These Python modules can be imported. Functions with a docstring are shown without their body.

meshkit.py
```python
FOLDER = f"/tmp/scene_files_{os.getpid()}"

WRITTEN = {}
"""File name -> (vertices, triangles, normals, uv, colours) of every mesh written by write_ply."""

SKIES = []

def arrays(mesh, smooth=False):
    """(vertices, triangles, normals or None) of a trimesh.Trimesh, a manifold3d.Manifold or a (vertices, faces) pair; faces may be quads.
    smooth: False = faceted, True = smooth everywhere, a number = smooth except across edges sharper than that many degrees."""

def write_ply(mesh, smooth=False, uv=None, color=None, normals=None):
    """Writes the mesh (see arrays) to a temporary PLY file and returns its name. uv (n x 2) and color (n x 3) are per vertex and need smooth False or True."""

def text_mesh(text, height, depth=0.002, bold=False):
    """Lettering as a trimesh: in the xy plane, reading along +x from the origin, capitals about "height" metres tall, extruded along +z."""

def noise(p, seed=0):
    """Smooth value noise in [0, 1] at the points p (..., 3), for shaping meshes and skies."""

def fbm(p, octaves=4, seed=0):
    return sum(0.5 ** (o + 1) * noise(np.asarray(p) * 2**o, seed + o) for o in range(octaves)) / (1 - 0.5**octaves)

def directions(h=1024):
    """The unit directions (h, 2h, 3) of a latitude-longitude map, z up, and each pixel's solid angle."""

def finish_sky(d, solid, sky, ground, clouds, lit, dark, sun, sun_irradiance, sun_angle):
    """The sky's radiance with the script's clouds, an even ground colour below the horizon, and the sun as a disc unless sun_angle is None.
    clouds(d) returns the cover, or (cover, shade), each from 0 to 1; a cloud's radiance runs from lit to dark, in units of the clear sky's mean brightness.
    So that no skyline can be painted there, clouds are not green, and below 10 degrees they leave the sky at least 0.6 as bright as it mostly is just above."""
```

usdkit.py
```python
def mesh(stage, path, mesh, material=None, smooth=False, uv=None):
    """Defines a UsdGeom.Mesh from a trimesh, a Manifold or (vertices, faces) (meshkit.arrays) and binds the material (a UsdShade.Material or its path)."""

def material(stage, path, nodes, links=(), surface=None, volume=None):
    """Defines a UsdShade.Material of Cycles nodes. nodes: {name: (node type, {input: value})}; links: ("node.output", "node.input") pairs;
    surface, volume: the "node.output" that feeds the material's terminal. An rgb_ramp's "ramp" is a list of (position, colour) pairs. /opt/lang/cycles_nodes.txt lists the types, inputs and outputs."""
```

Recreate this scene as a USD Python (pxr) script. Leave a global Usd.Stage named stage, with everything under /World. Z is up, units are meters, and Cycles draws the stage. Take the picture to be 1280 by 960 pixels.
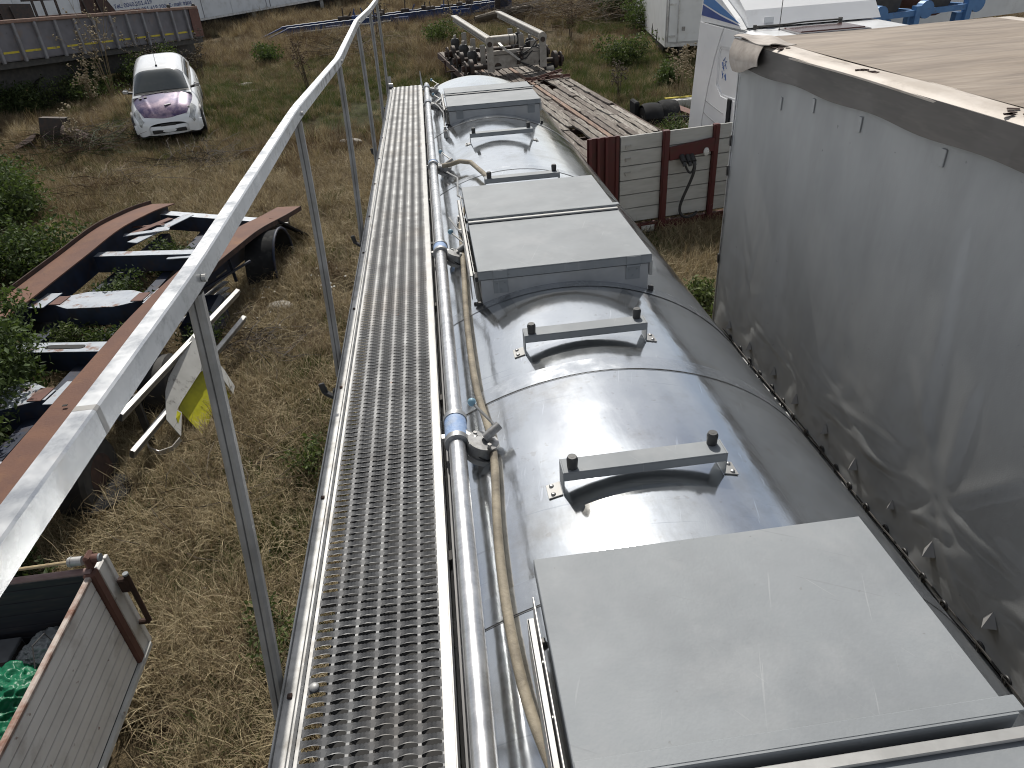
import math, random
import numpy as np, trimesh
import manifold3d as m3d
from pxr import Usd, UsdGeom, UsdLux, UsdShade, Gf, Sdf, Vt
import usdkit, meshkit

stage = Usd.Stage.CreateInMemory()
UsdGeom.SetStageUpAxis(stage, UsdGeom.Tokens.z)
UsdGeom.SetStageMetersPerUnit(stage, 1.0)
UsdGeom.Xform.Define(stage, '/World')
UsdGeom.Scope.Define(stage, '/World/Looks')
rng = np.random.default_rng(7)
random.seed(7)
PI = math.pi

# ------------------------------------------------------------------ camera
def define_camera():
    cam = UsdGeom.Camera.Define(stage, '/World/camera')
    yaw, pitch, roll = 0.07883, 0.56831, -0.07315
    cy, sy, cp, sp = math.cos(yaw), math.sin(yaw), math.cos(pitch), math.sin(pitch)
    fw = np.array([sy * cp, cy * cp, -sp]); r0 = np.array([cy, -sy, 0.0]); u0 = np.cross(r0, fw)
    cr, sr = math.cos(roll), math.sin(roll)
    r = cr * r0 + sr * u0; u = -sr * r0 + cr * u0
    m = Gf.Matrix4d(*r, 0, *u, 0, *(-fw), 0, 0, 0, 4.9, 1)
    cam.AddTransformOp().Set(m)
    cam.CreateHorizontalApertureAttr(36.0)
    cam.CreateVerticalApertureAttr(27.0)
    cam.CreateFocalLengthAttr(870.0 / 1280.0 * 36.0)
    cam.CreateClippingRangeAttr(Gf.Vec2f(0.05, 2000))
    cam.CreateExposureAttr(EXPOSURE)

# ------------------------------------------------------------------ light
EXPOSURE = 0.0
SUN = np.array([-0.02, 0.62, 0.78]); SUN = SUN / np.linalg.norm(SUN)
SUN_INTENSITY, SKY_STRENGTH = 1.15, 0.074
define_camera()

def define_light():
    el = math.asin(SUN[2]); rot = math.atan2(SUN[0], SUN[1])
    dome = UsdLux.DomeLight.Define(stage, '/World/sky')
    dome.GetPrim().SetCustomDataByKey('kind', 'structure')
    m = usdkit.material(stage, '/World/Looks/sky', {
        'sky': ('sky_texture', {'sky_type': 'single_scattering', 'sun_disc': False, 'sun_elevation': el, 'sun_rotation': rot, 'aerosol_density': 1.6}),
        'tc': ('texture_coordinate', {}),
        'mp': ('mapping', {'scale': (1.0, 1.0, 2.6)}),
        'n': ('noise_texture', {'scale': 2.3, 'detail': 9.0, 'roughness': 0.58, 'distortion': 0.4}),
        'r': ('rgb_ramp', {'ramp': [(0.0, (0, 0, 0)), (0.34, (.22, .22, .22)), (0.56, (0.85, 0.85, 0.85)), (1.0, (1, 1, 1))]}),
        'bw': ('rgb_to_bw', {}),
        'g': ('combine_color', {}),
        'gain': ('mix_color', {'blend_type': 'multiply', 'fac': 1.0, 'b': (2.3, 2.34, 2.4), 'use_clamp': False}),
        'mix': ('mix_color', {'blend_type': 'mix', 'use_clamp': False}),
        'bg': ('background_shader', {'strength': SKY_STRENGTH})},
        [('tc.generated', 'mp.vector'), ('mp.vector', 'n.vector'), ('n.fac', 'r.fac'), ('sky.color', 'bw.color'),
         ('bw.val', 'g.r'), ('bw.val', 'g.g'), ('bw.val', 'g.b'), ('g.color', 'gain.a'),
         ('r.color', 'mix.fac'), ('sky.color', 'mix.a'), ('gain.result', 'mix.b'), ('mix.result', 'bg.color')],
        surface='bg.background')
    UsdShade.MaterialBindingAPI.Apply(dome.GetPrim()).Bind(m)
    sun = UsdLux.DistantLight.Define(stage, '/World/sun')
    sun.CreateNormalizeAttr(True); sun.CreateIntensityAttr(SUN_INTENSITY); sun.CreateAngleAttr(0.5)
    sun.CreateColorAttr(Gf.Vec3f(1.0, 0.95, 0.87))
    z = SUN; x = np.cross([0, 0, 1.0], z); x /= np.linalg.norm(x); y = np.cross(z, x)
    sun.AddTransformOp().Set(Gf.Matrix4d(*x, 0, *y, 0, *z, 0, 0, 0, 60, 1))
define_light()

# ------------------------------------------------------------------ helpers
USED = {}
def numbered(parent, name):
    k = (parent, name); n = USED.get(k, 0); USED[k] = n + 1
    return name if n == 0 else '%s_%03d' % (name, n)

def path_of(p):
    return '/World' if p is None else str(p.GetPath())

def tag(prim, label=None, cat=None, group=None, kind=None):
    p = prim.GetPrim()
    for k, v in (('label', label), ('category', cat), ('group', group), ('kind', kind)):
        if v: p.SetCustomDataByKey(k, v)
    return p

BASE = {}
def thing(name, label, cat, group=None, loc=(0, 0, 0), rotz=0.0, rot=None, base=None):
    """an Xform whose children are parts; base: the parts are given in world coordinates and are stored relative to it"""
    if base is not None: loc = tuple(base)
    x = UsdGeom.Xform.Define(stage, '/World/' + numbered('/World', name))
    if loc != (0, 0, 0): x.AddTranslateOp().Set(Gf.Vec3d(*map(float, loc)))
    if rot is not None: x.AddRotateXYZOp().Set(Gf.Vec3f(*map(float, rot)))
    elif rotz: x.AddRotateZOp().Set(float(rotz))
    if base is not None: BASE[str(x.GetPath())] = np.array(base, float)
    return tag(x, label, cat, group)

def dup(root, loc, rotz=0.0, label=None, scale=1.0, group=None):
    base = root.GetName()
    if base[-4:-3] == '_' and base[-3:].isdigit(): base = base[:-4]
    x = UsdGeom.Xform.Define(stage, '/World/' + numbered('/World', base))
    p = x.GetPrim()
    p.GetReferences().AddInternalReference(root.GetPath()); p.SetInstanceable(True)
    x.ClearXformOpOrder()
    x.AddTransformOp(opSuffix='place').Set(xf(loc, rotz, scale))
    return tag(x, label or root.GetCustomDataByKey('label'), root.GetCustomDataByKey('category'), group or root.GetCustomDataByKey('group'))

def xf(loc, rotz=0.0, scale=1.0):
    a = math.radians(rotz); c, s = math.cos(a) * scale, math.sin(a) * scale
    return Gf.Matrix4d(c, s, 0, 0, -s, c, 0, 0, 0, 0, scale, 0, *map(float, loc), 1)

STUFF_PARTS = {'seed_head', 'twigs', 'foliage', 'walkway_tread', 'stalk', 'stem', 'lettering', 'blue_scribble', 'rivet', 'rubber_foot', 'bolt', 'wheel_stud', 'dried_mud', 'cross_member_set', 'hinge', 'corrugation'}
def obj(name, mesh, mat, parent=None, smooth=False, label=None):
    path = path_of(parent) + '/' + numbered(path_of(parent), name)
    if isinstance(mesh, MB): mesh = mesh.mesh()
    off = BASE.get('/'.join(path.split('/')[:3]))
    if off is not None and parent is not None:
        mesh = trimesh.Trimesh(mesh.vertices - off, mesh.faces, process=False)
    m = usdkit.mesh(stage, path, mesh, MAT[mat], smooth=smooth)
    if label: m.GetPrim().SetCustomDataByKey('label', label)
    if parent is not None and name in STUFF_PARTS: m.GetPrim().SetCustomDataByKey('kind', 'stuff')
    return m.GetPrim()

def solo(name, mesh, mat, label, cat, group=None, kind=None, smooth=False):
    p = obj(name, mesh, mat, None, smooth)
    return tag(p, label, cat, group, kind)

def rotm(axis, deg):
    return trimesh.transformations.rotation_matrix(math.radians(deg), axis)

class MB:
    """collects simple solids into ONE mesh"""
    def __init__(s): s.l = []
    def add(s, m):
        s.l.append(m); return s
    def box(s, x0, x1, y0, y1, z0, z1, bev=0.0):
        if bev:
            b = chamfer_box(x1 - x0, y1 - y0, z1 - z0, bev)
        else:
            b = trimesh.creation.box((x1 - x0, y1 - y0, z1 - z0))
        b.apply_translation(((x0 + x1) / 2, (y0 + y1) / 2, (z0 + z1) / 2)); s.l.append(b); return s
    def tube(s, pts, r, n=10, cap=True):
        s.l.append(tube(pts, r, n, cap)); return s
    def bar(s, a, b, w, h, up=(0, 0, 1), bev=0.0):
        s.l.append(bar(a, b, w, h, up, bev)); return s
    def cyl(s, a, b, r, n=16, r2=None):
        s.l.append(tube([a, b], [r, r if r2 is None else r2], n)); return s
    def ball(s, c, r, sub=2, scale=(1, 1, 1)):
        m = trimesh.creation.icosphere(sub, r); m.apply_scale(scale); m.apply_translation(c); s.l.append(m); return s
    def prism(s, poly, a, b):
        """poly: list of 3d points (planar); extruded by vector b-a"""
        s.l.append(prism(poly, np.asarray(b, float) - np.asarray(a, float))); return s
    def mesh(s):
        return trimesh.util.concatenate(s.l) if len(s.l) > 1 else s.l[0]

def chamfer_box(a, b, c, e):
    e = min(e, a * .45, b * .45, c * .45)
    P = []
    for sx in (-1, 1):
        for sy in (-1, 1):
            for sz in (-1, 1):
                P += [(sx * (a / 2 - e), sy * (b / 2 - e), sz * c / 2), (sx * (a / 2 - e), sy * b / 2, sz * (c / 2 - e)), (sx * a / 2, sy * (b / 2 - e), sz * (c / 2 - e))]
    return trimesh.convex.convex_hull(np.array(P))

def tube(pts, radii, n=10, cap=True):
    p = np.asarray(pts, float); k = len(p)
    t = np.gradient(p, axis=0); t /= np.linalg.norm(t, axis=1, keepdims=True) + 1e-12
    ref = np.array([0, 0, 1.0]) if abs(t[:, 2]).max() < 0.93 else (np.array([1.0, 0, 0]) if abs(t[:, 0]).max() < .93 else np.array([0, 1.0, 0.1]))
    a = np.cross(t, ref); a /= np.linalg.norm(a, axis=1, keepdims=True) + 1e-12
    b = np.cross(t, a); an = np.arange(n) * 2 * PI / n
    r = np.broadcast_to(radii, (k,))[:, None, None]
    v = (p[:, None] + r * (np.cos(an)[None, :, None] * a[:, None] + np.sin(an)[None, :, None] * b[:, None])).reshape(-1, 3)
    f = []
    for i in range(k - 1):
        for j in range(n):
            q = (i * n + j, i * n + (j + 1) % n, (i + 1) * n + (j + 1) % n, (i + 1) * n + j)
            f += [(q[0], q[1], q[2]), (q[0], q[2], q[3])]
    if cap:
        v = np.vstack([v, p[:1], p[-1:]]); A, B = len(v) - 2, len(v) - 1
        for j in range(n):
            f += [(A, (j + 1) % n, j), (B, (k - 1) * n + j, (k - 1) * n + (j + 1) % n)]
    return trimesh.Trimesh(v, f, process=False)

def bar(a, b, w, h, up=(0, 0, 1), bev=0.0):
    a, b = np.asarray(a, float), np.asarray(b, float); d = b - a; L = np.linalg.norm(d); d /= L
    x = np.cross(d, up); x /= np.linalg.norm(x); z = np.cross(x, d)
    m = chamfer_box(w, L, h, bev) if bev else trimesh.creation.box((w, L, h))
    T = np.eye(4); T[:3, 0], T[:3, 1], T[:3, 2], T[:3, 3] = x, d, z, (a + b) / 2
    m.apply_transform(T); return m

def prism(poly, ext):
    p = np.asarray(poly, float); n = len(p); ext = np.asarray(ext, float)
    c = p - p.mean(0); _, _, vt = np.linalg.svd(c); ax, ay = vt[0], vt[1]
    from shapely.geometry import Polygon
    uv = np.stack([c @ ax, c @ ay], 1)
    tv, tf = trimesh.creation.triangulate_polygon(Polygon(uv), engine='earcut')
    idx = [int(np.argmin(((uv - q) ** 2).sum(1))) for q in tv]
    tf = np.array([[idx[i] for i in t] for t in tf])
    v = np.vstack([p, p + ext]); f = []
    for t in tf: f += [tuple(t), (t[0] + n, t[2] + n, t[1] + n)]
    for i in range(n):
        j = (i + 1) % n; f += [(i, i + n, j + n), (i, j + n, j)]
    m = trimesh.Trimesh(v, f, process=False); m.fix_normals(); return m

def sweep(path, prof, closed=False):
    """path k x 3, prof list of (side, up) offsets (closed outline); side is horizontal"""
    p = np.asarray(path, float); k = len(p); n = len(prof)
    t = np.gradient(p, axis=0); t /= np.linalg.norm(t, axis=1, keepdims=True)
    x = np.cross(t, [0, 0, 1.0]); x /= np.linalg.norm(x, axis=1, keepdims=True); z = np.cross(x, t)
    v = np.concatenate([p[i] + np.array([a * x[i] + b * z[i] for a, b in prof]) for i in range(k)])
    f = []
    for i in range(k - 1):
        for j in range(n):
            a, b, c, d = i * n + j, i * n + (j + 1) % n, (i + 1) * n + (j + 1) % n, (i + 1) * n + j
            f += [(a, b, c), (a, c, d)]
    for j in range(1, n - 1):
        f += [(0, j + 1, j), ((k - 1) * n, (k - 1) * n + j, (k - 1) * n + j + 1)]
    m = trimesh.Trimesh(v, f, process=False); m.fix_normals(); return m

def grid(nu, nv, fn):
    """surface fn(u,v) -> xyz arrays on a (nu+1)x(nv+1) grid"""
    U, V = np.meshgrid(np.linspace(0, 1, nu + 1), np.linspace(0, 1, nv + 1), indexing='ij')
    P = np.stack(fn(U, V), -1).reshape(-1, 3)
    i, j = np.meshgrid(np.arange(nu), np.arange(nv), indexing='ij'); a = (i * (nv + 1) + j).ravel(); b = a + nv + 1
    f = np.vstack([np.stack([a, b, b + 1], 1), np.stack([a, b + 1, a + 1], 1)])
    return trimesh.Trimesh(P, f, process=False)

def solid_sheet(m, off):
    """gives a sheet thickness: copies it by the vector off and joins the rims"""
    n = len(m.vertices); v = np.vstack([m.vertices, m.vertices + np.asarray(off, float)])
    f = [m.faces, m.faces[:, ::-1] + n]
    e = m.edges; es = np.sort(e, 1); u, inv, cnt = np.unique(es, axis=0, return_inverse=True, return_counts=True)
    for a, b in e[cnt[inv.ravel()] == 1]:
        f.append(np.array([[a, a + n, b + n], [a, b + n, b]]))
    t = trimesh.Trimesh(v, np.vstack(f), process=False); t.fix_normals(); return t

def noise(p, s=1.0, o=3, seed=0):
    return meshkit.fbm(np.asarray(p, float) * s + 500.0, o, seed) - 0.5

# ------------------------------------------------------------------ materials
MAT = {}
def mat(name, col, rough=0.5, metal=0.0, col2=None, scale=4.0, lo=0.4, hi=0.65, stretch=(1, 1, 1), bump=0.0, bscale=40.0, bstretch=(1, 1, 1), bdist=0.01,
        rough2=None, rscale=None, dirt=None, dscale=1.2, dlo=0.5, dhi=0.7, dmax=0.8, spots=None, sscale=30, slo=0.66, smax=0.7, coat=0.0, spec=0.5, vary=0.0, detail=5.0, trans=None, scratch=None):
    """one principled surface: two tones by noise, dirt patches, small spots, fine relief"""
    N = {'g': ('geometry', {}), 'p': ('principled_bsdf', {'roughness': rough, 'metallic': metal, 'specular_ior_level': spec, 'coat_weight': coat, 'coat_roughness': .12})}
    L = []
    N['mp'] = ('mapping', {'scale': stretch}); L.append(('g.position', 'mp.vector'))
    cur = None
    if col2 is None: col2 = tuple(c * 0.86 for c in col)
    N['n'] = ('noise_texture', {'scale': scale, 'detail': detail, 'roughness': 0.6}); L.append(('mp.vector', 'n.vector'))
    N['r'] = ('rgb_ramp', {'ramp': [(0, col), (lo, col), (hi, col2), (1, col2)]}); L.append(('n.fac', 'r.fac')); cur = 'r.color'
    if dirt is not None:
        N['dn'] = ('noise_texture', {'scale': dscale, 'detail': 8.0, 'roughness': 0.66}); L.append(('mp.vector', 'dn.vector'))
        N['dr'] = ('rgb_ramp', {'ramp': [(0, (0, 0, 0)), (dlo, (0, 0, 0)), (dhi, (dmax,) * 3), (1, (dmax,) * 3)]}); L.append(('dn.fac', 'dr.fac'))
        N['dm'] = ('mix_color', {'b': dirt}); L += [('dr.color', 'dm.fac'), (cur, 'dm.a')]; cur = 'dm.result'
    if spots is not None:
        N['sn'] = ('noise_texture', {'scale': sscale, 'detail': 3.0, 'roughness': 0.5}); L.append(('g.position', 'sn.vector'))
        N['sr'] = ('rgb_ramp', {'ramp': [(0, (0, 0, 0)), (slo, (0, 0, 0)), (slo + .05, (smax,) * 3), (1, (smax,) * 3)]}); L.append(('sn.fac', 'sr.fac'))
        N['sm'] = ('mix_color', {'b': spots}); L += [('sr.color', 'sm.fac'), (cur, 'sm.a')]; cur = 'sm.result'
    if scratch is not None:
        for k, (st, rot, sc, thr, col_, mx) in enumerate(scratch):
            a = 'c%d' % k
            N[a + 'p'] = ('mapping', {'scale': st}); N[a + 'q'] = ('mapping', {'rotation': (0, 0, rot)}); N[a + 'n'] = ('noise_texture', {'scale': sc, 'detail': 4.0, 'roughness': .55, 'distortion': .15})
            N[a + 'r'] = ('rgb_ramp', {'ramp': [(0, (0, 0, 0)), (thr, (0, 0, 0)), (thr + .04, (mx,) * 3), (1, (mx,) * 3)]}); N[a + 'm'] = ('mix_color', {'b': col_})
            L += [('g.position', a + 'q.vector'), (a + 'q.vector', a + 'p.vector'), (a + 'p.vector', a + 'n.vector'), (a + 'n.fac', a + 'r.fac'), (a + 'r.color', a + 'm.fac'), (cur, a + 'm.a')]; cur = a + 'm.result'
    if vary:
        N['oi'] = ('object_info', {}); N['vr'] = ('map_range', {'to_min': 1 - vary, 'to_max': 1 + vary})
        N['vc'] = ('combine_color', {}); N['vm'] = ('mix_color', {'blend_type': 'multiply', 'fac': 1.0, 'use_clamp': False})
        L += [('oi.random', 'vr.value'), ('vr.result', 'vc.r'), ('vr.result', 'vc.g'), ('vr.result', 'vc.b'), (cur, 'vm.a'), ('vc.color', 'vm.b')]; cur = 'vm.result'
    L.append((cur, 'p.base_color'))
    if rough2 is not None:
        N['rm'] = ('map_range', {'from_min': 0.35, 'from_max': 0.68, 'to_min': rough, 'to_max': rough2, 'clamp': True})
        N['rn'] = ('noise_texture', {'scale': rscale or scale, 'detail': 6.0, 'roughness': .6}); L += [('mp.vector', 'rn.vector'), ('rn.fac', 'rm.value'), ('rm.result', 'p.roughness')]
    if bump:
        N['bm'] = ('mapping', {'scale': bstretch}); N['bn'] = ('noise_texture', {'scale': bscale, 'detail': 4.0})
        N['b'] = ('bump', {'strength': bump, 'distance': bdist}); L += [('g.position', 'bm.vector'), ('bm.vector', 'bn.vector'), ('bn.fac', 'b.height'), ('b.normal', 'p.normal')]
    surf = 'p.BSDF'
    if trans is not None:
        N['t'] = ('translucent_bsdf', {'color': trans}); N['x'] = ('mix_closure', {'fac': 0.35}); L += [('p.BSDF', 'x.closure1'), ('t.BSDF', 'x.closure2')]; surf = 'x.closure'
    MAT[name] = usdkit.material(stage, '/World/Looks/' + name, N, L, surface=surf)

def define_materials():
    mat('tank_alu', (.62, .64, .655), .085, .95, (.55, .57, .59), scale=2.2, rough2=.165, rscale=5.0, dirt=(.40, .385, .355), dscale=3.4, dlo=.50, dhi=.72, dmax=.7, spots=(.42, .40, .37), sscale=26, slo=.66, smax=.35, bump=.10, bscale=7, bstretch=(1, .35, 1), bdist=.02, scratch=[((1.2, 40, 1.2), .1, 1.5, .66, (.44, .46, .48), .7), ((50, 1.2, 50), .25, 1.2, .67, (.76, .78, .8), .6)])
    mat('tank_dark_line', (.05, .05, .05), .6)
    mat('weld_band', (.58, .60, .62), .12, .95, rough2=.28, rscale=9, bump=.1, bscale=12)
    mat('lid_alu', (.222, .238, .252), .6, .1, (.192, .206, .219), scale=3.0, rough2=.66, rscale=8, spec=.3, dirt=(.285, .295, .305), dscale=5, dlo=.5, dhi=.75, dmax=.5, spots=(.15, .15, .15), sscale=38, slo=.72, smax=.6, bump=.05, bscale=120, scratch=[((70, 2.2, 1), .35, 1.3, .69, (.36, .37, .38), .30), ((2.0, 75, 1), .5, 1.2, .69, (.17, .18, .19), .4), ((90, 3.0, 1), -.6, 1.1, .69, (.34, .345, .35), .3)])
    mat('box_alu', (.36, .37, .385), .45, .7, (.31, .32, .33), scale=5, rough2=.6, dirt=(.36, .36, .36), dscale=4)
    mat('bright_alu', (.33, .33, .325), .48, .3, (.27, .27, .265), scale=14, rough2=.5, dirt=(.42, .38, .33), dscale=7, dlo=.56, dhi=.72, dmax=.55)
    mat('channel_alu', (.27, .27, .268), .42, .5, (.21, .21, .205), scale=14, rough2=.55, dirt=(.16, .14, .12), dscale=7, dlo=.54, dhi=.7, dmax=.6)
    mat('rail_alu', (.52, .53, .54), .24, .9, (.44, .45, .46), scale=6, rough2=.5, rscale=14, dirt=(.40, .37, .34), dscale=5, dlo=.6, dhi=.75, dmax=.6, spots=(.3, .26, .22), sscale=45, slo=.72, smax=.5)
    mat('post_alu', (.27, .265, .255), .45, .5, (.20, .195, .185), scale=8, rough2=.6, dirt=(.20, .185, .165), dscale=6, dlo=.5, dhi=.7, dmax=.7)
    mat('grating', (.150, .153, .157), .5, .45, (.118, .119, .122), scale=8, rough2=.6, spec=.3, dirt=(.14, .125, .11), dscale=2.2, dlo=.55, dhi=.75, dmax=.6, spots=(.25, .10, .04), sscale=9, slo=.74, smax=.8)
    mat('pipe_steel', (.48, .485, .495), .24, .85, (.66, .66, .66), scale=9, rough2=.36, rscale=20, dirt=(.48, .46, .43), dscale=12, dlo=.55, dhi=.75, dmax=.4)
    mat('blue_rubber', (.20, .30, .50), .6, 0, (.27, .37, .55), scale=25, dirt=(.34, .36, .38), dscale=14, dmax=.5, bump=.3, bscale=90)
    mat('grey_clamp', (.38, .39, .40), .45, .8, (.28, .28, .28), scale=30)
    mat('valve_steel', (.34, .34, .34), .42, .8, (.2, .2, .2), scale=25, dirt=(.16, .15, .13), dscale=14)
    mat('blue_knob', (.16, .28, .36), .4)
    mat('black_rubber', (.018, .018, .019), .5, 0, (.03, .03, .03), scale=12)
    mat('hose', (.275, .24, .18), .75, 0, (.19, .165, .125), scale=9, dirt=(.10, .085, .065), dscale=11, dlo=.45, dhi=.68, dmax=.75, bump=.3, bscale=80)
    mat('curtain', (.315, .324, .33), .45, 0, (.285, .293, .298), scale=2.6, stretch=(1, 1.5, .5), rough2=.55, dirt=(.24, .243, .242), dscale=3.4, dlo=.5, dhi=.75, dmax=.4, spots=(.10, .10, .10), sscale=17, slo=.735, smax=.6, bump=.25, bscale=22, bstretch=(1, 5.0, 22), bdist=.004)
    mat('curtain_tab', (.25, .25, .25), .5, 0, (.26, .26, .26), scale=18)
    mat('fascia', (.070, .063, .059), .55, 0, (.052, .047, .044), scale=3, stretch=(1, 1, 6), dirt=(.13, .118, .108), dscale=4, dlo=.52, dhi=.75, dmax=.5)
    mat('roof_edge', (.50, .45, .40), .6, 0, (.40, .35, .30), scale=5, stretch=(1, .5, 1), dirt=(.16, .125, .10), dscale=4, dlo=.56, dhi=.72, dmax=.75, bump=.2, bscale=30)
    mat('roof_tarp', (.245, .197, .152), .65, 0, (.165, .13, .10), scale=2.6, stretch=(.45, 2.2, 1), dirt=(.32, .268, .215), dscale=3.0, dlo=.5, dhi=.7, dmax=.65, spots=(.07, .06, .05), sscale=30, slo=.76, smax=.9, bump=.35, bscale=5, bstretch=(.5, 2.5, 1), bdist=.03)
    mat('flap', (.36, .32, .285), .6, 0, (.27, .235, .205), scale=9, bump=.2, bscale=30)
    mat('trailer_alu', (.55, .56, .57), .4, .7, (.42, .42, .42), scale=8, dirt=(.25, .24, .22), dscale=6)
    mat('dark_steel', (.035, .034, .033), .6, .2, (.06, .055, .05), scale=8)
    mat('black_gap', (.012, .012, .012), .8)
    for i, (a, b) in enumerate([((.145, .124, .104), (.25, .228, .20)), ((.115, .095, .079), (.19, .166, .143)), ((.20, .18, .155), (.34, .315, .285)), ((.088, .07, .058), (.155, .13, .113)), ((.20, .125, .09), (.26, .18, .135))]):
        mat('plank_%d' % i, a, .85, 0, b, scale=3.2, stretch=(7, .8, 7), lo=.38, hi=.62, dirt=(.05, .036, .027), dscale=2.6, dlo=.46, dhi=.68, dmax=.85, spots=(.42, .39, .36), sscale=11, slo=.64, smax=.6, bump=.6, bscale=9, bstretch=(8, 1, 8), bdist=.02)
    mat('maroon', (.075, .012, .014), .5, .1, (.075, .014, .012), scale=6, dirt=(.05, .02, .016), dscale=7, spots=(.2, .12, .1), sscale=20, slo=.74, smax=.5)
    mat('grey_board', (.43, .43, .41), .55, 0, (.37, .37, .35), scale=3, stretch=(1, 1, 5), dirt=(.25, .24, .22), dscale=4, dlo=.56, dhi=.75, dmax=.5, bump=.15, bscale=20)
    mat('white_plate', (.6, .6, .58), .5, 0, dirt=(.1, .1, .1), dscale=40, dlo=.55, dhi=.6)
    mat('cab_white', (.78, .79, .80), .25, 0, (.74, .75, .765), scale=2, coat=.4, dirt=(.56, .55, .53), dscale=3, dlo=.6, dhi=.8, dmax=.5)
    mat('cab_shade_line', (.12, .12, .13), .6)
    mat('decal_blue', (.035, .15, .38), .3, 0, (.035, .15, .4), coat=.3)
    mat('decal_navy', (.012, .045, .20), .3, 0, coat=.3)
    mat('sunroof', (.08, .035, .03), .15, 0, coat=.5)
    mat('box_white', (.66, .67, .67), .45, 0, (.60, .61, .61), scale=2.5, dirt=(.42, .41, .38), dscale=3, dlo=.58, dhi=.78, dmax=.5)
    mat('panel_grey_white', (.52, .54, .56), .4, 0, (.47, .49, .51), scale=2, dirt=(.33, .33, .32), dscale=2, dlo=.55, dhi=.78)
    mat('blue_steel', (.09, .21, .42), .5, .1, (.07, .17, .36), scale=5, dirt=(.12, .10, .09), dscale=7, dlo=.58)
    mat('navy_steel', (.011, .016, .030), .5, .1, (.02, .03, .06), scale=5, dirt=(.05, .03, .022), dscale=6, dlo=.52, dmax=.7)
    mat('faded_blue', (.35, .38, .42), .5, .1, (.28, .31, .355), scale=6, dirt=(.16, .08, .05), dscale=5, dlo=.555, dhi=.64, dmax=.9, spots=(.1, .08, .07), sscale=24, slo=.72)
    mat('far_blue', (.012, .035, .12), .5, .1, (.02, .05, .15), scale=4, dirt=(.04, .03, .03), dscale=3, dlo=.5)
    mat('rust', (.105, .046, .030), .8, .0, (.135, .060, .034), scale=3, stretch=(1, 1, 1), dirt=(.235, .125, .045), dscale=.9, dlo=.55, dhi=.72, dmax=.75, spots=(.07, .035, .025), sscale=14, slo=.68, smax=.6, bump=.3, bscale=40)
    mat('rust_dark', (.034, .018, .014), .85, .1, (.06, .03, .02), scale=7, dirt=(.02, .012, .01), dscale=5, bump=.4, bscale=20)
    mat('rust_brown', (.12, .055, .042), .75, .1, (.08, .035, .026), scale=6, dirt=(.19, .12, .09), dscale=6, dlo=.55, bump=.3, bscale=20)
    mat('steel_dull', (.40, .40, .39), .45, .45, (.30, .29, .28), scale=9, dirt=(.15, .14, .12), dscale=7, dlo=.52, dhi=.72, dmax=.7)
    mat('panel_white', (.50, .50, .48), .5, 0, (.42, .42, .40), scale=4, dirt=(.13, .12, .11), dscale=7, dlo=.58, dhi=.68, dmax=.8, spots=(.16, .1, .05), sscale=14, slo=.7)
    mat('panel_yellow', (.55, .53, .015), .45, 0, (.36, .35, .015), scale=4, dirt=(.06, .055, .02), dscale=8, dlo=.62, dhi=.68)
    mat('skip_white', (.66, .645, .62), .5, 0, (.58, .565, .54), scale=3.5, dirt=(.23, .19, .16), dscale=3.2, dlo=.54, dhi=.75, dmax=.6, spots=(.14, .06, .035), sscale=15, slo=.70, smax=.8, bump=.1, bscale=14)
    mat('skip_rust_edge', (.40, .35, .315), .7, .1, (.19, .095, .065), scale=9, dirt=(.12, .05, .03), dscale=11, dlo=.5)
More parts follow.
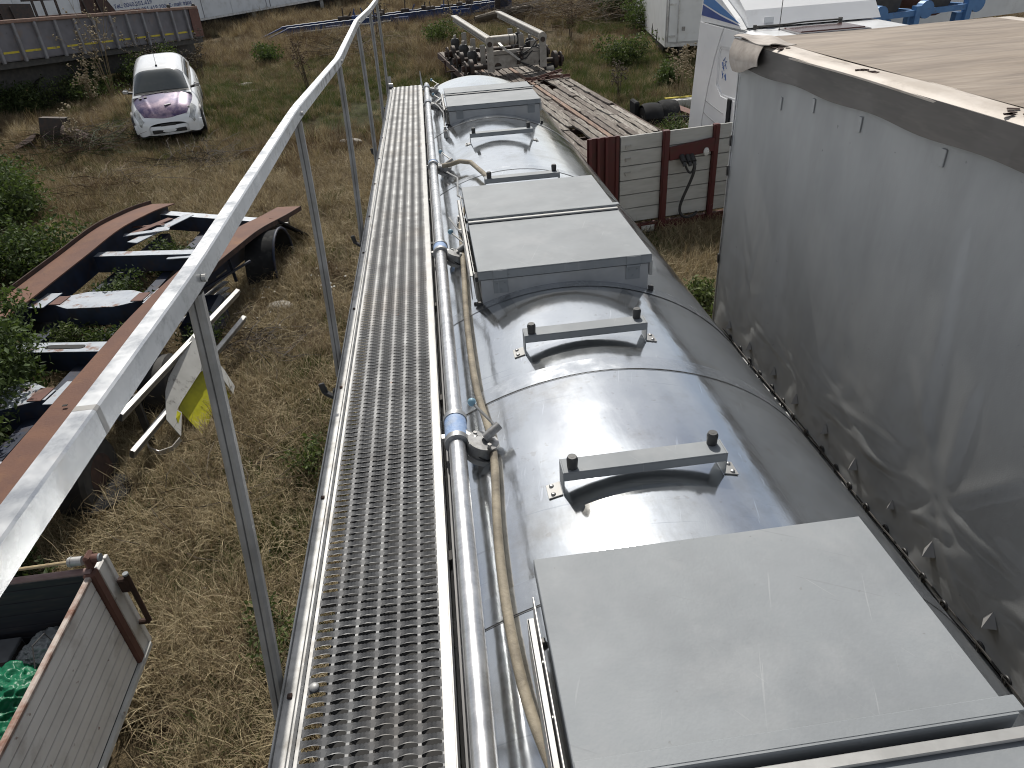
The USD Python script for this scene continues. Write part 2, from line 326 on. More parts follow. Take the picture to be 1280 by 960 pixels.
    mat('skip_inside', (.016, .017, .022), .6, .1, (.028, .026, .028), scale=5, stretch=(1, 1, 6), dirt=(.05, .04, .035), dscale=5, dlo=.56)
    mat('rust_pole', (.42, .34, .20), .6, .2, (.30, .22, .13), scale=14)
    mat('rust_pink', (.21, .135, .125), .7, .1, (.26, .18, .17), scale=14)
    mat('bed_grey', (.135, .13, .145), .6, .1, (.10, .096, .105), scale=2.5, dirt=(.17, .12, .09), dscale=2.2, dlo=.55, dhi=.72, dmax=.7, spots=(.05, .03, .025), sscale=5, slo=.68, smax=.7)
    mat('bed_rib', (.20, .20, .215), .6, .1, (.15, .14, .145), scale=5, dirt=(.16, .10, .075), dscale=4, dlo=.57)
    mat('bed_rim', (.20, .125, .095), .75, .1, (.13, .07, .05), scale=4, dirt=(.27, .235, .205), dscale=4, dlo=.52)
    mat('reflector_yellow', (.50, .40, .02), .4, 0, (.38, .30, .03), scale=6, dirt=(.1, .09, .07), dscale=7, dlo=.58, dhi=.64, dmax=.9)
    mat('beige_paint', (.31, .29, .26), .5, .1, (.23, .215, .19), scale=5, dirt=(.13, .10, .08), dscale=6, dlo=.5, dhi=.72, dmax=.7)
    mat('cast_iron', (.03, .026, .024), .65, .3, (.055, .035, .026), scale=12)
    mat('car_white', (.72, .74, .76), .2, 0, (.69, .71, .73), scale=2, coat=.7, dirt=(.56, .55, .52), dscale=3, dlo=.58, dhi=.8, dmax=.5)
    mat('car_purple', (.085, .05, .12), .34, .3, (.022, .022, .085), scale=1.5, coat=.6, dirt=(.42, .31, .36), dscale=2.6, dlo=.46, dhi=.66, dmax=.65, spots=(.4, .38, .38), sscale=16, slo=.70)
    mat('car_glass', (.02, .026, .028), .05, 0, (.03, .036, .036), scale=2, coat=.8, dirt=(.06, .065, .065), dscale=5, dlo=.56, dhi=.75, dmax=.35)
    mat('car_trim', (.02, .02, .022), .45)
    mat('lamp_glass', (.42, .43, .42), .15, .3, (.25, .26, .26), scale=14, coat=.7)
    mat('tyre', (.018, .018, .018), .7, 0, (.035, .033, .03), scale=8)
    mat('alloy', (.42, .42, .43), .35, .8)
    mat('black_plastic', (.010, .0105, .012), .85, 0, (.018, .019, .021), scale=6, spec=.2, dirt=(.05, .05, .048), dscale=5, dlo=.55)
    mat('bag_green', (.012, .17, .085), .38, 0, (.02, .22, .11), scale=5, trans=(.02, .25, .12), bump=.5, bscale=22, bdist=.02)
    mat('bag_clear', (.44, .46, .46), .3, 0, (.34, .36, .36), scale=6, trans=(.5, .5, .5), bump=.6, bscale=18, bdist=.03)
    mat('grey_crate', (.16, .165, .17), .6, 0, (.12, .12, .125), scale=7)
    mat('stone', (.36, .34, .30), .9, 0, (.27, .25, .22), scale=9, bump=.6, bscale=18, bdist=.03)
    mat('text_navy', (.03, .05, .16), .5)
    mat('text_blue', (.03, .12, .40), .5)
    mat('petal', (.72, .72, .68), .7)
    # the ground: straw, bare soil and green patches
    N = {'g': ('geometry', {}),
         'n1': ('noise_texture', {'scale': .32, 'detail': 6.0, 'roughness': .62}), 'n2': ('noise_texture', {'scale': 2.2, 'detail': 8.0, 'roughness': .7}),
         'n3': ('noise_texture', {'scale': 24.0, 'detail': 5.0, 'roughness': .7, 'distortion': 1.2}),
         'r1': ('rgb_ramp', {'ramp': [(.0, (.135, .108, .074)), (.42, (.155, .125, .082)), (.53, (.10, .088, .052)), (.62, (.085, .092, .046)), (1, (.06, .075, .035))]}),
         'r2': ('rgb_ramp', {'ramp': [(.3, (.42, .37, .34)), (.5, (.78, .75, .72)), (.7, (1.12, 1.08, 1.0))]}),
         'r3': ('rgb_ramp', {'ramp': [(.3, (.4, .38, .36)), (.5, (.85, .85, .85)), (.68, (1.35, 1.3, 1.2))]}),
         'm1': ('mix_color', {'blend_type': 'multiply', 'fac': 1.0, 'use_clamp': False}), 'm2': ('mix_color', {'blend_type': 'multiply', 'fac': 1.0, 'use_clamp': False}),
         'b': ('bump', {'strength': 1.0, 'distance': .05}), 'p': ('principled_bsdf', {'roughness': .95, 'specular_ior_level': .1})}
    MAT['ground'] = usdkit.material(stage, '/World/Looks/ground', N, [('g.position', 'n1.vector'), ('g.position', 'n2.vector'), ('g.position', 'n3.vector'),
        ('n1.fac', 'r1.fac'), ('n2.fac', 'r2.fac'), ('n3.fac', 'r3.fac'), ('r1.color', 'm1.a'), ('r2.color', 'm1.b'), ('m1.result', 'm2.a'), ('r3.color', 'm2.b'),
        ('m2.result', 'p.base_color'), ('n3.fac', 'b.height'), ('b.normal', 'p.normal')], surface='p.BSDF')
    # blades and leaves: tone varies from tuft to tuft
    for nm, a, b, tr in (('straw', (.39, .32, .195), (.16, .125, .072), (.25, .19, .10)), ('straw_pale', (.54, .46, .30), (.31, .255, .15), (.32, .26, .15)),
                         ('straw_brown', (.19, .132, .082), (.12, .082, .052), (.11, .075, .04)), ('grass_green', (.060, .085, .026), (.095, .10, .036), (.08, .11, .02)),
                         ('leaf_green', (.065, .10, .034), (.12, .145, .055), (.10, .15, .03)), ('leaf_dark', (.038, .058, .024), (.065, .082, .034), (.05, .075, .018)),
                         ('twig', (.15, .125, .095), (.095, .078, .06), (.05, .04, .03)), ('twig_grey', (.12, .105, .10), (.075, .065, .062), (.04, .04, .03)), ('seed_head', (.36, .30, .20), (.24, .19, .12), (.2, .16, .1))):
        N = {'oi': ('object_info', {}), 'g': ('geometry', {}), 'n': ('noise_texture', {'scale': 3.0, 'detail': 3.0}), 'a': ('math', {'math_type': 'multiply_add', 'value2': .55, 'value3': -.28}),
             's': ('math', {'math_type': 'add'}), 'r': ('rgb_ramp', {'ramp': [(.25, a), (.75, b)]}), 'p': ('principled_bsdf', {'roughness': .7, 'specular_ior_level': .25}), 't': ('translucent_bsdf', {'color': tr}), 'x': ('mix_closure', {'fac': .25})}
        MAT[nm] = usdkit.material(stage, '/World/Looks/' + nm, N, [('oi.random', 'a.value1'), ('g.position', 'n.vector'), ('n.fac', 's.value1'), ('a.value', 's.value2'), ('s.value', 'r.fac'),
            ('r.color', 'p.base_color'), ('p.BSDF', 'x.closure1'), ('t.BSDF', 'x.closure2')], surface='x.closure')
define_materials()

# ------------------------------------------------------------------ ground
def ground_z(x, y):
    x, y = np.asarray(x, float), np.asarray(y, float)
    t = np.where(y - 7 > 25, y - 7, np.log1p(np.exp(np.minimum(y - 7.0, 25))))
    z = .075 * np.minimum(t, 14) + .045 * np.clip(t - 14, 0, 60) + .02 * np.maximum(t - 74, 0)
    q = np.stack([x, y, np.zeros_like(x)], -1).reshape(-1, 3)
    b = (noise(q, .35, 4, 3).reshape(x.shape) - .0) * .10
    z = z + .42 * np.exp(-((x + 7.7) / 2.6) ** 2 - ((y - 22.4) / 2.6) ** 2)
    near = np.exp(-((x - .5) / 3.5) ** 2) * (y < 12)
    return z + b * (1 - .6 * near)

def define_ground():
    def axis(lo, hi, c0, c1, fine, coarse):
        a = np.arange(c0, c1 + 1e-6, fine); out = [a]
        s = fine; v = c1
        right = []
        while v < hi: s = min(s * 1.18, coarse); v += s; right.append(v)
        s = fine; v = c0; left = []
        while v > lo: s = min(s * 1.18, coarse); v -= s; left.append(v)
        return np.concatenate([left[::-1], a, right])
    xs = axis(-500, 500, -14, 12, .25, 30); ys = axis(-300, 900, -2, 34, .25, 30)
    X, Y = np.meshgrid(xs, ys, indexing='ij'); Z = ground_z(X, Y)
    q = np.stack([X, Y, 0 * X], -1).reshape(-1, 3)
    Z = Z + .025 * noise(q, 2.2, 3, 9).reshape(X.shape)
    P = np.stack([X, Y, Z], -1).reshape(-1, 3); nv = len(ys)
    i, j = np.meshgrid(np.arange(len(xs) - 1), np.arange(nv - 1), indexing='ij'); a = (i * nv + j).ravel(); b = a + nv
    f = np.vstack([np.stack([a, b, b + 1], 1), np.stack([a, b + 1, a + 1], 1)])
    p = obj('ground', trimesh.Trimesh(P, f, process=False), 'ground', None, True)
    tag(p, 'dry trodden yard ground rising gently to the back', 'ground', kind='structure')
define_ground()
# ------------------------------------------------------------------ the tanker
TX, TZ, TR = 0.54, 2.252, 1.168
def tank_z(x): return TZ + math.sqrt(max(TR * TR - (x - TX) ** 2, 0))

def hatch_box(T, x0, x1, ynear, yjoint, yfar, top=3.53, two=True):
    """body, two lids that overlap at a lipped joint, hinges, side strips"""
    e = .004
    poly = [(x0, 0, 3.25)]
    m = MB()
    zt = top - .055
    n = 14
    xs = np.linspace(x0, x1, n)
    for (ya, yb) in ((ynear + .004, ynear + .02), (yfar - .02, yfar - .004)):
        lower = [(x, ya, tank_z(x) - .02) for x in xs]
        m.add(prism(lower + [(x1, ya, zt), (x0, ya, zt)], (0, yb - ya, 0)))
    m.box(x0, x0 + .016, ynear + .02, yfar - .02, tank_z(x0) - .02, zt)
    m.box(x1 - .016, x1, ynear + .02, yfar - .02, tank_z(x1) - .05, zt)
    B = obj('hatch_box', m, 'box_alu', T)
    g = MB(); g.box(x0 + .018, x1 - .018, ynear + .022, yfar - .022, zt - .01, zt + .004)
    obj('seal', g, 'black_rubber', B)
    def lid(ya, yb, zz):
        l = MB(); l.box(x0 - .012, x1 + .012, ya, yb, zz - .006, zz, .002)
        l.box(x0 - .012, x0 - .008, ya, yb, zz - .046, zz - .006); l.box(x1 + .008, x1 + .012, ya, yb, zz - .046, zz - .006)
        l.box(x0 - .008, x1 + .008, ya, ya + .004, zz - .046, zz - .006); l.box(x0 - .008, x1 + .008, yb - .004, yb, zz - .046, zz - .006)
        L = obj('lid', l, 'lid_alu', B)
        return L
    lid(ynear - .01, yjoint - .028, top)
    L2 = lid(yjoint - .004, yfar + .01, top + .002)
    # joint: a folded lip on the far lid and a bright bar in front of it
    lp = MB(); lp.box(x0 - .012, x1 + .03, yjoint - .002, yjoint + .034, top + .014, top + .019, .002); lp.box(x0 - .012, x1 + .012, yjoint - .006, yjoint - .002, top - .03, top + .019)
    obj('lip', lp, 'lid_alu', B)
    bb = MB(); bb.box(x0 - .012, x1 + .012, yjoint - .05, yjoint - .026, top + .003, top + .012, .002)
    obj('drip_bar', bb, 'bright_alu', B)
    for f in (.115, .905):
        xc = x0 + (x1 - x0) * f
        h = MB(); h.box(xc - .036, xc + .036, ynear - .0145, ynear - .0105, top - .044, top - .002, .001); h.box(xc - .036, xc + .036, ynear - .001, ynear + .0035, top - .13, top - .058, .001)
        h.cyl((xc - .036, ynear - .010, top - .053), (xc + .036, ynear - .010, top - .053), .007, 10)
        for dx, dz in ((-.02, .08), (.02, .08), (0, .112)): h.cyl((xc + dx, ynear - .004, top - dz), (xc + dx, ynear + .001, top - dz), .005, 8)
        obj('hinge', h, 'lid_alu', B)
    # left: an outer guard plate and a perforated strip on short stand-offs
    s = MB(); s.box(x0 - .052, x0 - .047, ynear + .02, yfar - .15, top - .16, top - .03, .001); s.box(x0 - .052, x0 - .036, ynear + .02, yfar - .15, top - .034, top - .030)
    obj('guard_plate', s, 'bright_alu', B)
    s = MB(); s.box(x0 - .031, x0 - .027, ynear - .0, yfar - .1, top - .15, top - .012, .001)
    for k in range(9):
        y = ynear + .06 + k * (yfar - ynear - .2) / 9
        s.cyl((x0 - .034, y, top - .03), (x0 - .031, y, top - .03), .004, 6)
    obj('perforated_strip', s, 'steel_dull', B)
    r = MB()
    for y in (ynear - .008, yfar - .12): r.box(x0 - .045, x0 - .005, y, y + .02, tank_z(x0 - .02) + .001, tank_z(x0 - .02) + .02, .003); r.box(x1 + .004, x1 + .03, y, y + .02, tank_z(x1 + .02), tank_z(x1 + .02) + .03, .003)
    obj('rubber_foot', r, 'black_rubber', B)
    lt = MB(); lt.cyl((x0 - .02, ynear + .012, top - .05), (x0 - .02, ynear + .08, top - .05), .013, 12)
    obj('latch', lt, 'black_rubber', B)
    cl = MB(); cl.box(x1 + .004, x1 + .02, ynear - .002, ynear + .05, top - .12, top - .04, .002)
    obj('corner_clip', cl, 'bright_alu', B)
    return B

def bracket(T, yc, x0, x1, topz):
    m = MB()
    w = .036
    m.box(x0, x1, yc - w, yc + w, topz - .005, topz, .001)
    m.box(x0, x1, yc - w, yc - w + .004, topz - .034, topz - .005); m.box(x0, x1, yc + w - .004, yc + w, topz - .034, topz - .005)
    for s, x in ((-1, x0), (1, x1)):
        zf = tank_z(x) + .003
        m.box(min(x, x + s * .004), max(x, x + s * .004), yc - w, yc + w, zf, topz)
    B = obj('bracket', m, 'lid_alu', T)
    for s, x in ((-1, x0), (1, x1)):
        f = MB(); a = x + s * .005; b = x + s * .052; z0, z1 = tank_z(a) + .003, tank_z(b) + .003
        f.bar((a, yc, z0), (b, yc, z1), .066, .004, bev=.001)
        obj('foot_plate', f, 'bright_alu', B)
        t = MB()
        for dy in (-.02, .02): t.ball(((a + b) / 2 + s * .006, yc + dy, (z0 + z1) / 2 + .002), .0085, 1, (1, 1, .6))
        obj('bolt', t, 'valve_steel', B)
        xk = x - s * .03; yk = yc + (-.012 if s < 0 else .02)
        k = MB(); k.tube([(xk, yk, topz), (xk, yk, topz + .034), (xk, yk, topz + .044)], [.0165, .0185, .0145], 14); k.cyl((xk, yk, topz + .044), (xk, yk, topz + .0445), .006, 10)
        obj('rubber_buffer', k, 'black_rubber', B, 30)

def make_tanker():
    T = thing('tanker_trailer', 'long polished aluminium tanker with a mesh walkway, hatch boxes and handrail along its top', 'tanker', base=(TX, 4.0, 0))
    # shell: a barrel with slight hammered waves and a domed far end
    ny, na = 150, 128
    ys = np.concatenate([np.linspace(-3.2, 9.9, ny), 9.9 + .42 * np.sin(np.linspace(0, PI / 2, 12)[1:])])
    rs = np.concatenate([np.full(ny, TR), TR * np.cos(np.linspace(0, PI / 2, 12)[1:]) ** .8])
    rs[-1] = .002
    A = np.linspace(0, 2 * PI, na, endpoint=False)
    Y, AA = np.meshgrid(ys, A, indexing='ij'); R = np.repeat(rs[:, None], na, 1)
    q = np.stack([np.cos(AA) * 1.2, Y, np.sin(AA) * 1.2], -1).reshape(-1, 3)
    R = R + (.0045 * noise(q, 1.3, 2, 5) + .0016 * noise(q, 4.0, 2, 6)).reshape(R.shape) * (R > .3)
    P = np.stack([TX + R * np.sin(AA), Y, TZ + R * np.cos(AA)], -1).reshape(-1, 3)
    i, j = np.meshgrid(np.arange(len(ys) - 1), np.arange(na), indexing='ij')
    a = (i * na + j).ravel(); b = (i * na + (j + 1) % na).ravel()
    f = np.vstack([np.stack([a, b + na, b], 1), np.stack([a, a + na, b + na], 1)])
    shell = trimesh.Trimesh(P, f, process=False)
    obj('tank_shell', shell, 'tank_alu', T, 40)
    obj('end_plate', tube([(TX, -3.22, TZ), (TX, -3.2, TZ)], TR, 64), 'tank_alu', T)
    def ring(y0, y1, dr, mat_, name):
        def fn(u, v):
            a_ = (u - .5) * 2 * PI * .62; rr = TR + dr
            return TX + rr * np.sin(a_), y0 + (y1 - y0) * v, TZ + rr * np.cos(a_)
        g = grid(80, 1, fn); g.invert()
        obj(name, solid_sheet(g, (0, 0, -.0005)), mat_, T, 30)
    for y in (1.28, 2.33, 3.14, 5.32, 7.2, 8.9):
        ring(y - .0013, y + .0013, .0028, 'tank_dark_line', 'seam')
        ring(y + .004, y + .10, .0025, 'weld_band', 'weld_band')
    # hatch boxes
    hatch_box(T, .135, .99, 3.20, 3.93, 4.60)
    hatch_box(T, .135, 1.0, -.15, .70, 1.27)
    hatch_box(T, .15, 1.07, 7.38, 7.98, 8.4)
    for yc, x0, x1 in ((1.70, .275, .80), (2.61, .275, .80), (4.95, .305, .835), (6.36, .295, .845)):
        bracket(T, yc, x0, x1, 3.482)
    # walkway: punched tread plank with serrated lens-shaped holes
    V, F = [], []
    nc, x0, x1 = 6, -.494, -.148
    pitch = .0285; y0, rows = -1.5, 412
    cw = (x1 - x0) / nc
    K = 13
    xt = np.concatenate([[0], np.linspace(.075, .925, K - 2), [1]])
    def prof(t):
        return np.clip(np.sin(PI * np.clip((t - .075) / .85, 0, 1)), 0, 1) ** .75
    cell_v, cell_f, rows_i = [], [], []
    def cv(p): cell_v.append(p); return len(cell_v) - 1
    for k, t in enumerate(xt):
        h_ = prof(t); ser = (.035 if k % 2 else -.035) * (h_ > .2)
        # every strand climbs from the arched far rim of one hole to the serrated near rim of the next
        yr, zr = .24 - .07 * h_ + ser, .0026 + .0002 * h_
        yf, zf = .46 + .32 * h_, .0026 * (1 - h_) - .0036 * h_
        yb, zb_ = yf + .13 - .05 * h_, zf - .0050 * (1 - h_)
        z0 = zb_ + (zr - zb_) * (1 - yb) / (1 + yr - yb)
        rows_i.append((cv((t, 0.0, z0)), cv((t, yr, zr)), cv((t, yf, zf)), cv((t, yb, zb_)), cv((t, 1.0, z0))))
    for k in range(K - 1):
        A_, B_ = rows_i[k], rows_i[k + 1]
        for p_, q_ in ((0, 1), (2, 3), (3, 4)): cell_f += [(A_[p_], B_[p_], B_[q_]), (A_[p_], B_[q_], A_[q_])]
        if k in (0, K - 2): cell_f += [(A_[1], B_[1], B_[2]), (A_[1], B_[2], A_[2])]
    cvv, cff = np.array(cell_v), np.array(cell_f)
    allv, allf = [], []
    n0 = 0
    for r in range(rows):
        for c_ in range(nc):
            v = cvv.copy(); v[:, 0] = x0 + (c_ + v[:, 0]) * cw; v[:, 1] = y0 + (r + v[:, 1]) * pitch; v[:, 2] = 3.302 + v[:, 2]
            allv.append(v); allf.append(cff + n0); n0 += len(v)
    tread = trimesh.Trimesh(np.vstack(allv), np.vstack(allf), process=False)
    obj('walkway_tread', tread, 'grating', T, label='serrated perforated metal tread')
    ye = y0 + rows * pitch
    # solid margins between the holes and the side channels, scalloped like the photo's bright edge
    m = MB(); m.box(-.148, -.1215, y0, ye, 3.298, 3.3045); m.box(-.1215, -.117, y0, ye, 3.24, 3.309, .001)
    obj('walkway_flange', m, 'bright_alu', T)
    m = MB(); m.box(-.503, -.494, y0, ye, 3.298, 3.3035); m.box(-.521, -.504, y0, ye, 3.262, 3.316, .006); m.box(-.556, -.521, y0, ye, 3.285, 3.300, .002); m.box(-.561, -.556, y0, ye, 3.24, 3.308, .001)
    obj('walkway_channel', m, 'channel_alu', T, label='folded channel along the outer edge of the walkway')
    for y in np.arange(-1.2, 9.9, .93):
        m = MB(); m.box(-.55, -.12, y, y + .04, 3.09, 3.13); m.bar((-.12, y + .02, 3.24), (-.05, y + .02, tank_z(-.05)), .04, .012); obj('walkway_support', m, 'dark_steel', T)
    m = MB(); m.box(-.455, -.125, y0, ye, 3.232, 3.240); m.box(-.46, -.455, y0, ye, 3.19, 3.255); obj('under_tray', m, 'black_gap', T, label='dirty dark tray under the walkway')
    m = MB()
    for y in (.46, 1.135, 1.9, 2.62, 3.4, 4.2, 4.9, 5.7, 6.5, 7.3, 8.2): m.box(-.545, -.532, y, y + .015, 3.300, 3.306, .002)
    obj('rivet', m, 'rust_dark', T)
    b = MB(); b.ball((-.477, 1.155, 3.308), .013, 2, (1, 1, .6)); obj('bolt', b, 'bright_alu', T, 30)
    for y, l in ((2.67, .05), (4.53, .05), (6.91, .05), (9.2, .05)):
        k = MB(); k.box(-.585, -.575, y - .014, y + .014, 3.22, 3.27, .003); k.bar((-.58, y, 3.225), (-.625, y + .01, 3.255), .026, .016, bev=.003); k.bar((-.622, y + .01, 3.25), (-.632, y + .012, 3.30), .026, .014, up=(0, 1, 0), bev=.003)
        obj('rubber_clip', k, 'black_rubber', T)
    # far end of the walkway: a rolled tube and two pins
    k = MB(); k.cyl((-.545, ye - .01, 3.27), (-.545, ye + .015, 3.44), .022, 12); obj('end_pin', k, 'bright_alu', T, 30)
    k = MB(); k.cyl((-.56, ye - .08, 3.335), (-.50, ye - .08, 3.335), .032, 14); obj('end_roller', k, 'valve_steel', T, 30)
    k = MB(); k.cyl((-.12, ye, 3.27), (-.125, ye + .05, 3.47), .016, 12, .006); obj('end_pin', k, 'bright_alu', T, 30)
    # handrail
    R_ = [(-.583, -1.6, 4.325), (-.582, -.4, 4.322), (-.580, .68, 4.318), (-.578, 1.46, 4.306), (-.578, 1.56, 4.306), (-.584, 3.14, 4.328), (-.584, 3.28, 4.328), (-.574, 4.93, 4.303), (-.574, 5.07, 4.304), (-.590, 7.0, 4.352), (-.590, 7.2, 4.352), (-.582, 8.95, 4.325), (-.58, 10.7, 4.325)]
    def crv(pts, n):
        from scipy.interpolate import PchipInterpolator
        p = np.array(pts); return np.stack([np.interp(n, p[:, 1], p[:, 0]), n, np.interp(n, p[:, 1], p[:, 2])], 1)
    path = crv(R_, np.linspace(-1.6, 10.7, 140))
    w, h_, e = .0190, .0255, .0035
    prof_ = [(-w + e, -h_), (w - e, -h_), (w, -h_ + e), (w, h_ - e), (w - e, h_), (-w + e, h_), (-w, h_ - e), (-w, -h_ + e)]
    H = obj('handrail', sweep(path, prof_), 'rail_alu', T, 25)
    for y in (.94, 4.05): 
        p = crv(R_, np.array([y, y + .014]))
        obj('weld_seam', sweep(p, [(a_ * 1.012, b_ * 1.01) for a_, b_ in prof_]), 'post_alu', H)
    m = MB()
    for yt in (1.5, 3.21, 5.0, 7.11, 8.95): 
        c_ = crv(R_, np.array([yt + .02]))[0]; m.cyl((c_[0] + .020, c_[1], c_[2] - .004), (c_[0] + .029, c_[1], c_[2] - .004), .009, 10)
    obj('bolt', m, 'steel_dull', H, 30)
    for yb, yt in ((-.55, -.25), (1.2, 1.5), (2.95, 3.21), (4.69, 5.0), (6.8, 7.11), (8.62, 8.95), (10.3, 10.55)):
        c_ = crv(R_, np.array([yt]))[0]
        a_, b_ = np.array((-.590, yb - .03, 3.19)), np.array((c_[0], c_[1], c_[2] - .03))
        bend = a_ * .45 + b_ * .55 + np.array((.012, .012, 0))
        pw, ph = .018, .016
        def sec(t_):
            pts = []
            for sx, sy in ((-1, -.6), (-.6, -1), (-.12, -1), (0, -.72), (.12, -1), (.6, -1), (1, -.6), (1, .6), (.6, 1), (-.6, 1), (-1, .6)):
                pts.append((sx * pw, sy * ph))
            return pts
        t_ = np.linspace(0, 1, 9)
        ctr = np.array([(1 - s) ** 2 * a_ + 2 * s * (1 - s) * bend + s * s * b_ for s in t_])
        pr = sec(0); n_ = len(pr)
        vv = np.concatenate([q_ + np.array([(px, py, 0) for px, py in pr]) for q_ in ctr]); ff = []
        for i_ in range(8):
            for j_ in range(n_):
                a0, b0, c0, d0 = i_ * n_ + j_, i_ * n_ + (j_ + 1) % n_, (i_ + 1) * n_ + (j_ + 1) % n_, (i_ + 1) * n_ + j_
                ff += [(a0, b0, c0), (a0, c0, d0)]
        obj('handrail_post', trimesh.Trimesh(vv, ff, process=False), 'post_alu', T)
    # two faint circular marks on the nearest lid
    for x, y in ((.285, .845), (.80, .80)):
        obj('ring_mark', trimesh.creation.annulus(.0125, .0155, .0012, transform=trimesh.transformations.translation_matrix((x, y, 3.5300))), 'bright_alu', T)
    # vapour pipe with couplings and valves
    px_, pz = -.055, 3.362
    pp = [(px_, -1.5, pz), (px_, 9.55, pz), (px_ + .005, 9.75, pz + .005), (px_ + .0, 9.95, pz - .02), (px_ - .01, 10.12, pz - .08), (px_ - .01, 10.18, pz - .2)]
    obj('vapour_pipe', tube(pp, .031, 22), 'pipe_steel', T, 35)
    obj('edge_cable', tube([(-.098, y, 3.282 + .003 * math.sin(y * 5)) for y in np.linspace(-1, 9.8, 60)], .006, 6), 'black_rubber', T, 40)
    for k_, (yc, ln) in enumerate(((2.12, .15), (3.96, .11), (5.88, .08), (8.53, .07), (9.55, .08))):
        C = obj('coupling_sleeve', tube([(px_, yc - ln / 2, pz), (px_, yc + ln / 2, pz)], .0425, 24), 'blue_rubber', T, 35)
        for s in (-1, 1):
            yy = yc + s * (ln / 2 - .004)
            m = tube([(px_, yy - .013, pz), (px_, yy + .013, pz)], .0455, 24)
            obj('hose_clamp', m, 'grey_clamp', C, 35)
        t = MB(); t.ball((px_ - .05, yc - .03, pz), .009, 1); t.box(px_ - .056, px_ - .04, yc - .05, yc - .02, pz - .01, pz + .01, .002)
        obj('clamp_screw', t, 'valve_steel', C)
        yv = yc - .09; xv = .035
        t = MB(); t.cyl((px_ + .02, yc - .02, pz - .004), (xv - .02, yv + .02, tank_z(xv) + .05), .026, 14)
        obj('branch_pipe', t, 'valve_steel', C, 30)
        zv = tank_z(xv) + .045
        V_ = MB(); V_.cyl((xv - .006, yv, zv - .022), (xv + .006, yv, zv + .022), .058, 24)
        VV = obj('butterfly_valve', V_, 'valve_steel', T, 30)
        m = MB(); m.cyl((xv - .008, yv - .0, zv - .045), (xv - .002, yv, zv - .026), .066, 24); obj('flange', m, 'bright_alu', VV, 30)
        m = MB(); m.cyl((xv + .0, yv, zv - .024), (xv + .003, yv, zv - .02), .061, 24); obj('gasket', m, 'black_rubber', VV, 30)
        m = MB()
        for q in range(4):
            an = q * PI / 2 + .5; m.cyl((xv + .048 * math.cos(an), yv + .048 * math.sin(an), zv + .02), (xv + .048 * math.cos(an) + .003, yv + .048 * math.sin(an), zv + .034), .008, 6)
        obj('bolt', m, 'steel_dull', VV)
        m = MB(); m.cyl((xv + .01, yv + .0, zv + .03), (xv + .07, yv + .03, zv + .06), .017, 12); obj('handle_hub', m, 'valve_steel', VV, 30)
        m = MB(); m.cyl((xv + .058, yv + .025, zv + .06), (xv - .015, yv + .13, zv + .10), .0055, 8); obj('handle', m, 'valve_steel', VV, 30)
        m = MB(); m.ball((xv - .019, yv + .136, zv + .103), .0165, 2); obj('handle_knob', m, 'blue_knob', VV, True)
    # product hose lying along the shell
    hp = [(.16, 4.62, 3.42), (.09, 4.3, 3.40), (.075, 4.0, 3.38), (.062, 3.62, 3.345), (.045, 3.14, 3.335), (.04, 2.72, 3.335), (.05, 2.35, 3.335), (.072, 2.05, 3.345), (.055, 1.72, 3.338), (.042, 1.42, 3.335), (.048, 1.15, 3.337), (.068, .96, 3.342), (.105, .78, 3.352), (.13, .5, 3.36), (.12, .1, 3.36)]
    from scipy.interpolate import CubicSpline
    hp = np.array(hp); cs = CubicSpline(-hp[:, 1], hp[:, [0, 2]]); yy = np.linspace(4.62, .1, 90); xz = cs(-yy)
    obj('hose', tube(np.stack([xz[:, 0], yy, xz[:, 1] - .003], 1), .0148, 14), 'hose', T, 40)
    h2 = [(.02, 5.72, 3.39), (.08, 5.70, 3.40), (.16, 5.66, 3.43), (.24, 5.5, 3.455), (.31, 5.15, 3.46), (.34, 5.0, 3.45)]
    obj('hose', tube(h2, .018, 12), 'hose', T, 40)
    # cramped air lines and fittings beside the boxes
    for pts in ([(.02, 8.3, 3.40), (.06, 8.0, 3.42), (.10, 7.7, 3.41), (.09, 7.3, 3.38), (.10, 6.9, 3.36)], [(.05, 5.6, 3.37), (.12, 5.3, 3.40), (.10, 4.9, 3.39), (.14, 4.7, 3.42)], [(.02, 4.5, 3.37), (.06, 4.2, 3.40), (.10, 3.95, 3.44), (.09, 3.75, 3.42)]):
        obj('air_line', tube(pts, .007, 8), 'valve_steel', T, 40)
    for (xx, yy_) in ((.085, 4.35), (.085, 4.1), (.1, 8.2), (.1, 7.9), (.09, 6.95)):
        m = MB(); m.box(xx - .02, xx + .02, yy_ - .05, yy_ + .05, tank_z(xx), tank_z(xx) + .07, .006); m.cyl((xx, yy_, tank_z(xx) + .07), (xx, yy_, tank_z(xx) + .1), .014, 10)
        obj('air_valve', m, 'valve_steel', T)
    # chassis, wheels and legs carry the tank
    m = MB()
    for x in (.14, .94): m.box(x - .05, x + .05, -3.0, 9.4, .92, 1.12)
    for y in (-2.4, -1.0, 1.6, 4.2, 6.6, 8.8): m.box(.19, .89, y, y + .1, .95, 1.1)
    obj('chassis_beam', m, 'dark_steel', T)
    for y in (-2.5, -1.2, .1):
        for x0_, x1_ in ((-.62, -.24), (1.32, 1.70)):
            W = obj('wheel', tube([(x0_, y, .5), (x0_ + .03, y, .5), (x1_ - .03, y, .5), (x1_, y, .5)], [.44, .5, .5, .44], 28), 'tyre', T, 30)
            obj('rim', tube([(x0_ - .002, y, .5), (x1_ + .002, y, .5)], .29, 20), 'steel_dull', W, 30)
        ax = MB(); ax.cyl((-.24, y, .5), (1.32, y, .5), .06, 12); obj('axle', ax, 'dark_steel', T, 30)
